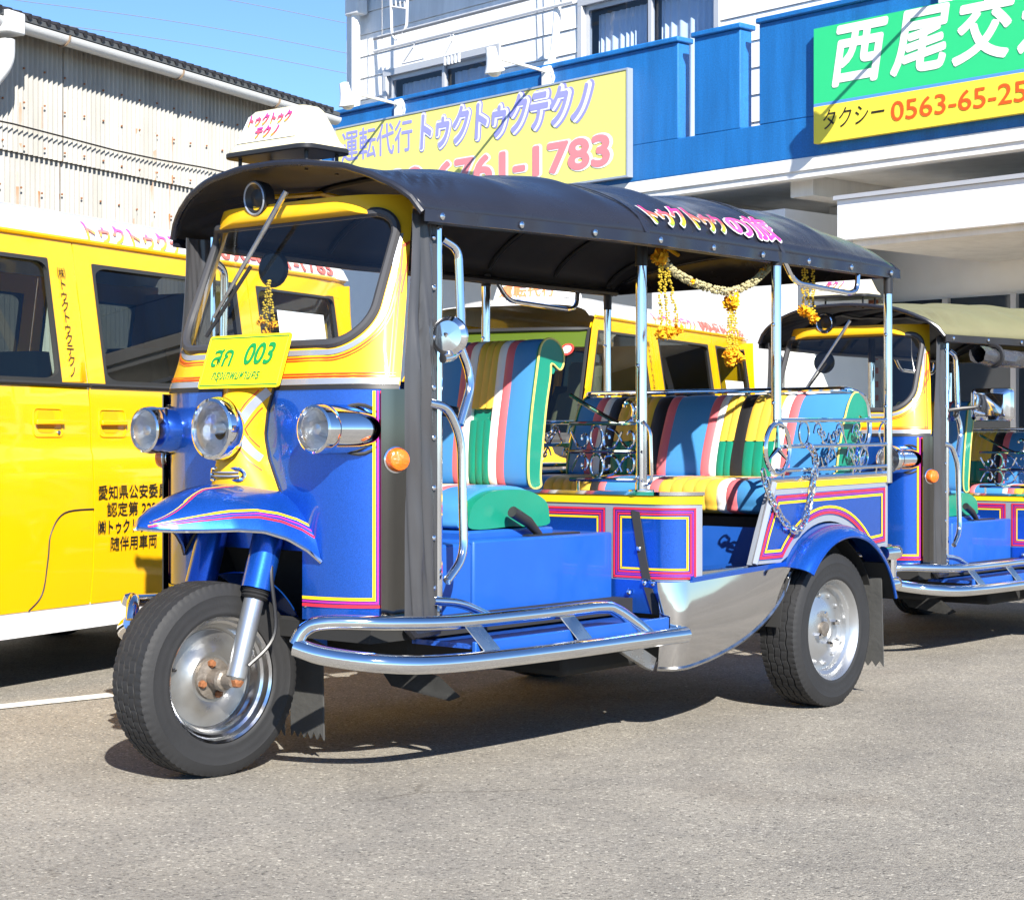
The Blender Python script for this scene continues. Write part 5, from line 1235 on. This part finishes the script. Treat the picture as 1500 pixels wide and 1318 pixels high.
        g = MB(); g.grid(roll, 90, 20); g.build('rolled_curtain', mat('rolled_vinyl', (.05, .05, .055), .25, var=.3, vscale=14, bump=.5, bscale=25), root)
        for s in (.75, 1.3, 1.9):
            g = MB(); g.tube([W(s, .63+.054*math.cos(a), 1.56+.054*math.sin(a)) for a in [2*math.pi*k/16 for k in range(16)]], .012, 6, closed=True); g.build('curtain_strap', black_plastic, root)
    return root
build_tuk(dict(main=True, loc=TO, scale=1, roof=vinyl, label='blue and yellow tuk-tuk with a black vinyl roof and hanging marigold garlands'))
build_tuk(dict(main=False, loc=Vector((1.398, 8.47, 0)), scale=.885, roof=vinyl_olive, label='blue and yellow tuk-tuk with a faded olive roof and rolled-up side curtain'))
# garlands hung in the doorway of the front tuk-tuk
def flower(g, c, r, n=22, mi=1):
    for k in range(n):
        a, b = random.uniform(0, 6.283), random.uniform(-1, 1); d = Vector((math.cos(a)*math.sqrt(1-b*b), math.sin(a)*math.sqrt(1-b*b), b)); x = d.orthogonal().normalized(); y = d.cross(x); p = Vector(c)+d*r*.55
        w_ = r*.5; g.add([p-x*w_, p+d*r*.35-x*w_*.4+y*w_*.5, p+d*r*.5+y*w_*.2, p+x*w_, p-y*w_*.8+d*r*.2], [(0, 1, 2), (0, 2, 3), (0, 3, 4)], mi, False)
def strand(g, a, b, r=.006, n=None, mi=0):
    a, b = Vector(a), Vector(b); L = (b-a).length; n = n or int(L/.008)
    for k in range(n):
        p = a.lerp(b, k/max(1, n-1))
        for q in range(2):
            an = random.uniform(0, 6.28); d = Vector((math.cos(an), math.sin(an), random.uniform(-.3, .3)))*r*1.3
            g.ball(p+d*.6, r*.75, 5, mi)
def tassel(nm, top, drops, label, parent=None, mats=None):
    pass
def garland(label, tops, swag=None, cabin=False):
    root = empty('flower_garland', TO, TH); tag(root, label, 'garland', 'marigold garlands hung from the tuk-tuk roof')
    T_ = .62
    for (u, v0_, ends, head) in tops:
        if head:
            g = MB(); flower(g, W(*pt(u, v0_+4, T_)), .032, 40); flower(g, W(*pt(u+4, v0_-6, T_)), .022, 24); g.build('flower_head', [marig, marig], root)
        for (ue, ve) in ends:
            g = MB(); strand(g, W(*pt(u+(ue-u)*.35, v0_+8, T_)), W(*pt(ue, ve, T_)), .0065); g.build('strand', goldbead, root)
            g = MB(); flower(g, W(*pt(ue, ve+4, T_)), .024, 26); g.build('flower_tip', [marig, marig], root)
    if cabin:
        a = Vector(W(.46, -.23, 1.50))
        for dy, dz in ((-.02, -.13), (.01, -.16), (.035, -.12)):
            g = MB(); strand(g, a, a+Vector((0, dy, dz)), .006); g.build('strand', goldbead, root)
            g = MB(); flower(g, a+Vector((0, dy, dz-.01)), .018, 20); g.build('flower_tip', [marig, marig], root)
    if swag:
        P = spline([W(*pt(u, v, T_)) for u, v in swag], 14); g = MB()
        for i, p in enumerate(P):
            for q in range(5):
                a = random.uniform(0, 6.28); g.ball(p+Vector((0, math.cos(a), math.sin(a)))*.011, .0065, 5)
        g.build('swag_rope', jasmine, root)
        for u, v in (swag[2], (1118, 398)):
            g = MB(); flower(g, W(*pt(u, v, T_)), .017, 20); g.build('flower_knot', [marig, marig], root)
garland('long marigold garland swagged between two roof poles with hanging tassels', [(966, 372, [(968, 485), (980, 484), (993, 478)], True), (1071, 440, [(1066, 515), (1074, 512), (1082, 520), (1070, 525)], True)],
        [(972, 378), (985, 396), (1012, 412), (1045, 424), (1075, 426), (1102, 414), (1120, 398), (1132, 385)])
garland('short marigold garland of three strands beside the rear roof handle', [(1178, 378, [(1176, 450), (1184, 455)], False), (1190, 376, [(1192, 462)], False)])
garland('small yellow garland hanging behind the windscreen of the black-roofed tuk-tuk', [], None, True)
# ------------------------------------------------------------------ yellow vans
VRZ = math.atan2(VD.y, VD.x)
def van_y(z): return lerp(z, (.24, .30, .38, .50, .62, .75, .84, .905, .925, 1.05, 1.16, 1.785), (.045, .020, .010, .003, .0, .001, .004, .008, .016, .018, .024, .118))
streak(van_white, .9, 1.02)
def build_van(base, label, first):
    root = empty('van', base+Vector((0, 0, .022)), VRZ); tag(root, label, 'van')
    WD = 1.47; XF, XR_ = -1.05, 2.74; ZG = 1.785; XB = .552; XC = 1.80
    zwb, zwt = 1.20, 1.69
    def sd(x, z, side, off=0):
        y = van_y(z)-off
        tp = smooth((x-2.5)/.24)*.03+smooth((-.75-x)/.3)*.06
        y += tp
        return (x, y if side == 0 else WD-y, z)
    def frontx(z): return lerp(z, (.24, .45, .95, 1.74, 1.82), (XF+.06, XF, XF+.05, -.50, -.40))
    rubberv = mat('window_rubber', (.03, .03, .03), .5)
    for side in (0, 1):
        # lower and upper body cut into door panels, each with its window opening
        def panel(name, x0, x1, wx0, wx1, slant=0, z0=.30):
            g = MB(); zs = [z0, .42, .6, .8, .9, .925, 1.0, 1.1, zwb, 1.3, 1.42, 1.54, zwt, 1.73, ZG]
            def xl(z): return max(x0, frontx(z)+.035) if slant else x0
            def wl(z): return max(wx0, frontx(z)+.13) if slant else wx0
            for a, b in zip(zs, zs[1:]):
                inwin = a >= zwb-.001 and b <= zwt+.001
                runs = [(xl, wl), (lambda z: wx1, lambda z: x1)] if inwin else [(xl, lambda z: x1)]
                for f0, f1 in runs:
                    n = 6
                    vs = [sd(f0(z)+(f1(z)-f0(z))*k/n, z, side) for z in (a, b) for k in range(n+1)]
                    g.add(vs, [(k, k+1, n+2+k, n+1+k) for k in range(n)])
            d = g.build(name, van_yel, root, solid=.006, sharp=25)
            # rubber surround with rounded inner corners and the pane
            def quad(u_, v_): z = zwb+(zwt-zwb)*v_; a = wl(z); return (a+(wx1-a)*u_, z)
            inn = [quad(.5+p[0], .5+p[1]) for p in rrect(.5-.011, .5-.022, .075, 5)]; inn = inn[3:]+inn[:3]
            out = []
            for p in rrect(.505, .512, .012, 5): out.append(quad(.5+p[0], .5+p[1]))
            out = out[3:]+out[:3]
            g = MB(); g.loft([[sd(x, z, side, .004) for x, z in out], [sd(x, z, side, .006) for x, z in inn], [sd(x, z, side, -.015) for x, z in inn]]); fr_ = g.build('window_seal', rubberv, d)
            g = MB(); vs = [sd(*quad(i/8, j/6), side, -.012) for i in range(9) for j in range(7)]
            g.add(vs, [(i*7+j, (i+1)*7+j, (i+1)*7+j+1, i*7+j+1) for i in range(8) for j in range(6)])
            g.build('window_glass', softglass if name == 'front_door' else (greyglass if name == 'sliding_door' else softglass), d)
            return d
        fd = panel('front_door', XF, XB-.004, -.86, .385, 1, .30)
        sl_ = panel('sliding_door', XB+.004, XC-.004, .665, XC-.10)
        rq = panel('rear_side', XC+.004, XR_, XC+.07, XR_-.16)
        for d, hx in ((fd, .29), (sl_, .69)):
            pts_ = [sd(hx+p[0], 1.035+p[1], side, .004) for p in rrect(.085, .055, .02, 4)]
            g = MB(); g.tube(pts_, .004, 5, closed=True); g.build('handle_rim', van_yel, d)
            g = MB(); vs = [sd(hx+p[0]-.01, 1.038+p[1], side, .0045) for p in rrect(.05, .044, .022, 4)]; g.add(vs, [tuple(range(len(vs)))], 0, False); g.build('handle_recess', mat('recess_shade_yellow', (.75, .40, .004), .4), d)  # flat patch; the recess shade is put into a darker body yellow
            g = MB(); sgn = -1 if side == 0 else 1
            a, b = sd(hx-.085, 1.026, side, .012), sd(hx+.08, 1.046, side, .012); y0 = a[1]; g.box((a[0], min(y0, y0+sgn*.012), a[2]), (b[0], max(y0, y0+sgn*.012), b[2])); g.build('door_handle', van_yel, d, bevel=.004)
            if d == fd:
                c = sd(hx+.062, .995, side, .004); g = MB(); g.lathe([(.009, 0), (.009, .004), (.004, .005), (0, .003)], c, (0, sgn, 0), 12); g.build('door_lock', steel, d)
        for d, xa, xb in ((fd, -.86, XB-.006), (sl_, XB+.006, XC-.006), (rq, XC+.006, XR_-.1)):
            g = MB(); g.tube([sd(xa+(xb-xa)*k/8, zwb-.012, side, .006) for k in range(9)], .010, 6); g.build('belt_strip', rubberv, d)
        # wheel-arch cut of the front door, as a dark seam
        g = MB(); g.tube([sd(x, z, side, .002) for x, z in [(p.x, p.y) for p in spline([(.18, .30, 0), (.25, .36, 0), (.275, .50, 0), (.29, .60, 0), (.37, .675, 0), (.55, .685, 0)], 6)]], .004, 5); g.build('door_seam', black_plastic, fd)
        g = MB(); g.grid(lambda i, j: (lambda p: p)(sd(XF+.15+(XR_-XF-.2)*i, .20+.105*j, side, -.002+.012*(1-j))), 20, 3); g.build('side_sill', van_white, root, solid=.006)
        g = MB(); g.tube([sd(XF+.62+(XR_-XF-.62)*k/30, ZG, side, .008) for k in range(31)], .011, 8); g.build('roof_gutter', van_yel, root)
    g = MB(); g.box((XF+.5, .05, .24), (XR_-.1, WD-.05, .34)); g.build('underbody', dark, root)
    for side in (0, 1):
        y0 = .035 if side == 0 else WD-.035; y1 = .05 if side == 0 else WD-.05
        g = MB(); g.box((XF+.75, min(y0, y1), .3), (XR_-.05, max(y0, y1), 1.15)); g.build('inner_trim', mat('van_trim', (.10, .10, .10), .8), root)
    # roof: white, crowned
    def roof(i, j):
        q = -1+2*j; x0 = -.50+.0; x = x0+(XR_-x0)*i; fr_ = smooth(i/.12); bk = 1-.25*smooth((i-.9)/.1)
        ax = abs(q); z = ZG+.155*(1-ax**5)**.55*(.55+.45*fr_)*bk*(1 if ax < 1 else 0)
        y = WD/2+q*(WD/2-van_y(ZG)); return (x, y, z)
    g = MB(); g.grid(roof, 40, 40); rf = g.build('roof', van_white, root, solid=.006, sharp=60)
    def roof_at(x, y):     # on the roof side band: y measured up the band
        q = -1+y; i = (x+.5)/(XR_+.5); p = Vector(roof(i, (q+1)/2)); return p
    def fn_roof(x0, z0):
        def fn(x, y):
            i = (x0+x+.5)/(XR_+.5); t = z0+y
            # find q with that height on the near band
            lo, hi = -1.0, -.5
            for _ in range(24):
                m_ = (lo+hi)/2
                if roof(i, (m_+1)/2)[2] < t: lo = m_
                else: hi = m_
            p = Vector(roof(i, (lo+1)/2)); return p, (0, -.8, .45)
        return fn
    rain = gradmat('van_rainbow_print', [(0, (.15, .55, .08)), (.3, (.85, .65, .05)), (.55, (.85, .25, .15)), (.85, (.75, .08, .45)), (1, (.55, .15, .6))])
    redp = mat('van_red_print', (.80, .16, .13), .45)
    text('roof_lettering', 'トゥクトゥクテクノ', fn_roof(.66, ZG+.012), rain, rf, size=.095, bold=.03, fitw=.86, depth=.006, shear=.1)
    text('roof_lettering', '090-6761-1783', fn_roof(1.62, ZG+.018), redp, rf, size=.10, bold=.03, fitw=.98, depth=.006)
    # front: windscreen, nose, bumper, lamps
    def front(i, j, z0, z1, off=0):
        z = z0+(z1-z0)*j; q = -1+2*i; hw = WD/2-van_y(z)-.05; return (frontx(z)-off+.10*abs(q)**3, WD/2+q*hw, z)
    g = MB(); g.grid(lambda i, j: front(i, j, .46, 1.0), 20, 8); g.build('front_panel', van_yel, root, solid=.006)
    g = MB(); g.grid(lambda i, j: front(i, j, 1.0, 1.70, -.01), 20, 8); g.build('windscreen', softglass, root)
    g = MB(); g.tube([front(i/20, 0, 1.0, 1.7) for i in range(21)]+[front(1, j/10, 1.0, 1.7) for j in range(1, 11)]+[front(1-i/20, 1, 1.0, 1.7) for i in range(1, 21)]+[front(0, 1-j/10, 1.0, 1.7) for j in range(1, 10)], .016, 6, closed=True); g.build('windscreen_seal', rubberv, root)
    g = MB(); g.grid(lambda i, j: front(i, j, 1.58, 1.69, -.016), 20, 2); g.build('sun_strip', mat('sun_strip_green', (.22, .26, .02), .3), root)
    for sg in (0, 1):
        g = MB(); g.grid(lambda i, j: (lambda p, q_: (p[0]*(1-i)+q_[0]*i, p[1]*(1-i)+q_[1]*i, p[2]))(front(sg, j, .46, 1.75), sd(frontx(.46+1.29*j)+.10+.03, .46+1.29*j, sg)), 4, 16); g.build('front_pillar', van_yel, root, solid=.008)
    g = MB(); g.grid(lambda i, j: front(i, j, .22, .47, .05), 20, 5); g.build('bumper', van_white, root, solid=.01)
    g = MB(); g.grid(lambda i, j: front(.25+.5*i, j, .60, .72, .006), 12, 3); g.build('grille', black_plastic, root, solid=.004)
    for sg in (-1, 1):
        c = front(.5+sg*.38, .5, .62, .86, .0); g = MB(); g.loft([[(c[0]+dx+.05*(abs(p[0]+sg*.1)), c[1]+p[0], c[2]+p[1]) for p in rrect(.13, .085, .04, 5)] for dx in (.06, -.02)], caps=True); hl = g.build('headlight', reflector, root)
        g = MB(); g.loft([[(c[0]+dx+.05*(abs(p[0]+sg*.1)), c[1]+p[0]*.95, c[2]+p[1]*.95) for p in rrect(.13, .085, .04, 5)] for dx in (-.022, -.03)], caps=True); g.build('headlight_lens', lensglass, hl)
        y = -.12 if sg < 0 else WD+.12
        g = MB(); g.loft([[(-.73+dx, y+p[0]*k, 1.19+p[1]*k) for p in rrect(.075, .085, .03, 5)] for dx, k in ((-.06, .6), (-.04, .95), (.02, 1), (.03, .9))], caps=True); mi_ = g.build('wing_mirror', van_yel, root)
        g = MB(); g.tube([(-.71, y+(.06 if sg < 0 else -.06), 1.14), (-.70, .05 if sg < 0 else WD-.05, 1.15)], .02, 8); g.build('mirror_arm', black_plastic, mi_)
    # wiper, seats, wheel, tail
    g = MB(); g.tube([front(.3, .03, 1.0, 1.7, .012), front(.62, .12, 1.0, 1.7, .012)], .007, 5); g.build('wiper', black_plastic, root)
    g = MB(); g.tube([front(.62, .03, 1.0, 1.7, .012), front(.86, .22, 1.0, 1.7, .012)], .007, 5); g.build('wiper', black_plastic, root)
    seatm = mat('van_seat', (.14, .13, .09), .8, var=.2)
    for yc in (.40, 1.07):
        g = MB(); g.loft([[(-.05+lean+p[0], yc+p[1]*k, z) for p in rrect(.06, .23, .05, 4)] for z, k, lean in ((.75, 1, 0), (1.1, 1, .06), (1.28, .8, .09), (1.30, .5, .09), (1.33, .5, .10), (1.47, .5, .12), (1.5, .4, .12))], caps=True); st = g.build('front_seat', seatm, root)
        g = MB(); g.box((-.5, yc-.24, .62), (-.02, yc+.24, .76)); g.build('seat_cushion', seatm, st, bevel=.04)
    for yc in (.40, 1.07):
        g = MB(); g.loft([[(1.25+lean+p[0], yc+p[1]*k, z) for p in rrect(.06, .27, .05, 4)] for z, k, lean in ((.75, 1, 0), (1.15, 1, .06), (1.22, .7, .08), (1.38, .5, .10))], caps=True); g.build('rear_seat', seatm, root)
    g = MB(); g.tube([(-.55+.07*math.sin(a), 1.07+.18*math.cos(a), 1.05+.16*math.sin(a)) for a in [2*math.pi*k/24 for k in range(24)]], .015, 6, closed=True); g.build('steering_wheel', black_plastic, root)
    g = MB(); g.box((-.95, .06, .85), (-.60, WD-.06, 1.0)); g.build('dashboard', mat('van_dash', (.05, .05, .05), .7), root, bevel=.03)
    g = MB(); g.grid(lambda i, j: (XR_+.005+.02*math.sin(math.pi*j)*0-.09*smooth((.30+1.45*j-1.0)/.75), .06+(WD-.12)*i-.0, .30+1.45*j), 8, 10); g.build('tailgate', van_yel, root, solid=.01)
    for side in (0, 1):
        for x in (-.62, 1.98):
            y = .10 if side == 0 else WD-.10; g = MB(); c = (x, y, .258); A = (0, -1 if side == 0 else 1, 0)
            g.lathe([(.16, -.07), (.26, -.075), (.28, -.05), (.28, .05), (.26, .075), (.17, .075)], c, A, 32); wh_ = g.build('wheel', rubber, root)
            g = MB(); g.lathe([(.17, .07), (.16, .045), (.12, .03), (.05, .045), (0, .045)], c, A, 24); g.build('hubcap', alu, wh_)
    fside = lambda x0, z0: (lambda x, y: (sd(x0+x, z0+y, 0, .004), (0, -1, 0)))
    text('pillar_lettering', '㈱トゥクトゥクテクノ', fside(.46, 1.62), black_ink, fd, size=.052, bold=0, vertical=True, depth=.003, spacing=.87, align='CENTER')
    if first:
        for k, (ln, x, w_, b) in enumerate((('愛知県公安委員会', .575, .53, .006), ('認定第 222', .63, .33, .006), ('㈱トゥクトゥクテクノ', .572, .52, .02), ('随伴用車両', .655, .31, .006))):
            text('door_lettering', ln, fside(x, .728-.071*k), black_ink, sl_, size=.062, bold=b, fitw=w_, depth=.003)
    pp = mat('paper_white', (.78, .80, .80), .6)
    g = MB(); x0 = 2.02 if first else 1.98; z9 = 1.40 if first else 1.24; vs = [sd(x0+a, z9+b, 0, .008) for a, b in ((0, 0), (.42, 0), (.42, .19), (0, .19))]; g.add(vs, [(0, 1, 2, 3)], 0, False); g.build('window_notice', pp, rq)
    if not first:
        # round sticker, roof lamp
        g = MB(); c = Vector(front(.10, .80, 1.0, 1.7, .0)); g.lathe([(0, .002), (.05, .002)], c, (-1, 0, .7), 20); stk = g.build('sticker', mat('sticker_red', (.75, .05, .04), .4), root)
        g = MB(); g.lathe([(0, .004), (.032, .004)], c, (-1, 0, .7), 20); g.build('sticker_centre', white_p, stk)
        lc = (-.12, WD*.46, 1.93)
        g = MB(); g.loft([[(lc[0]+p[0]*a, lc[1]+p[1]*b, lc[2]+z) for p in rrect(.11, .30, .03, 4)] for z, a, b in ((0, 1, 1), (.10, .8, .92), (.115, .6, .9))], caps=True)
        lb = g.build('roof_lamp', van_white, root)
        g = MB(); g.box((lc[0]-.06, lc[1]-.16, lc[2]+.10), (lc[0]+.06, lc[1]+.20, lc[2]+.15)); g.build('lamp_cap', van_white, lb, bevel=.015)
        text('lamp_lettering', '運転代行', lambda x, y: ((lc[0]-.108+.018*(y+.02)/.1-.004, lc[1]+.24-x, lc[2]+.022+y), (-1, 0, .2)), mat('orange_print', (.85, .25, .10), .4), lb, size=.088, bold=.02, fitw=.42, depth=.003)
    return root
build_van(Vector((-1.944, 7.0, 0)), 'yellow van with a white roof and black lettering on its sliding door', True)
build_van(Vector((.837, 12.5, 0)), 'yellow van with a white roof lamp sign and a round sticker on its windscreen', False)
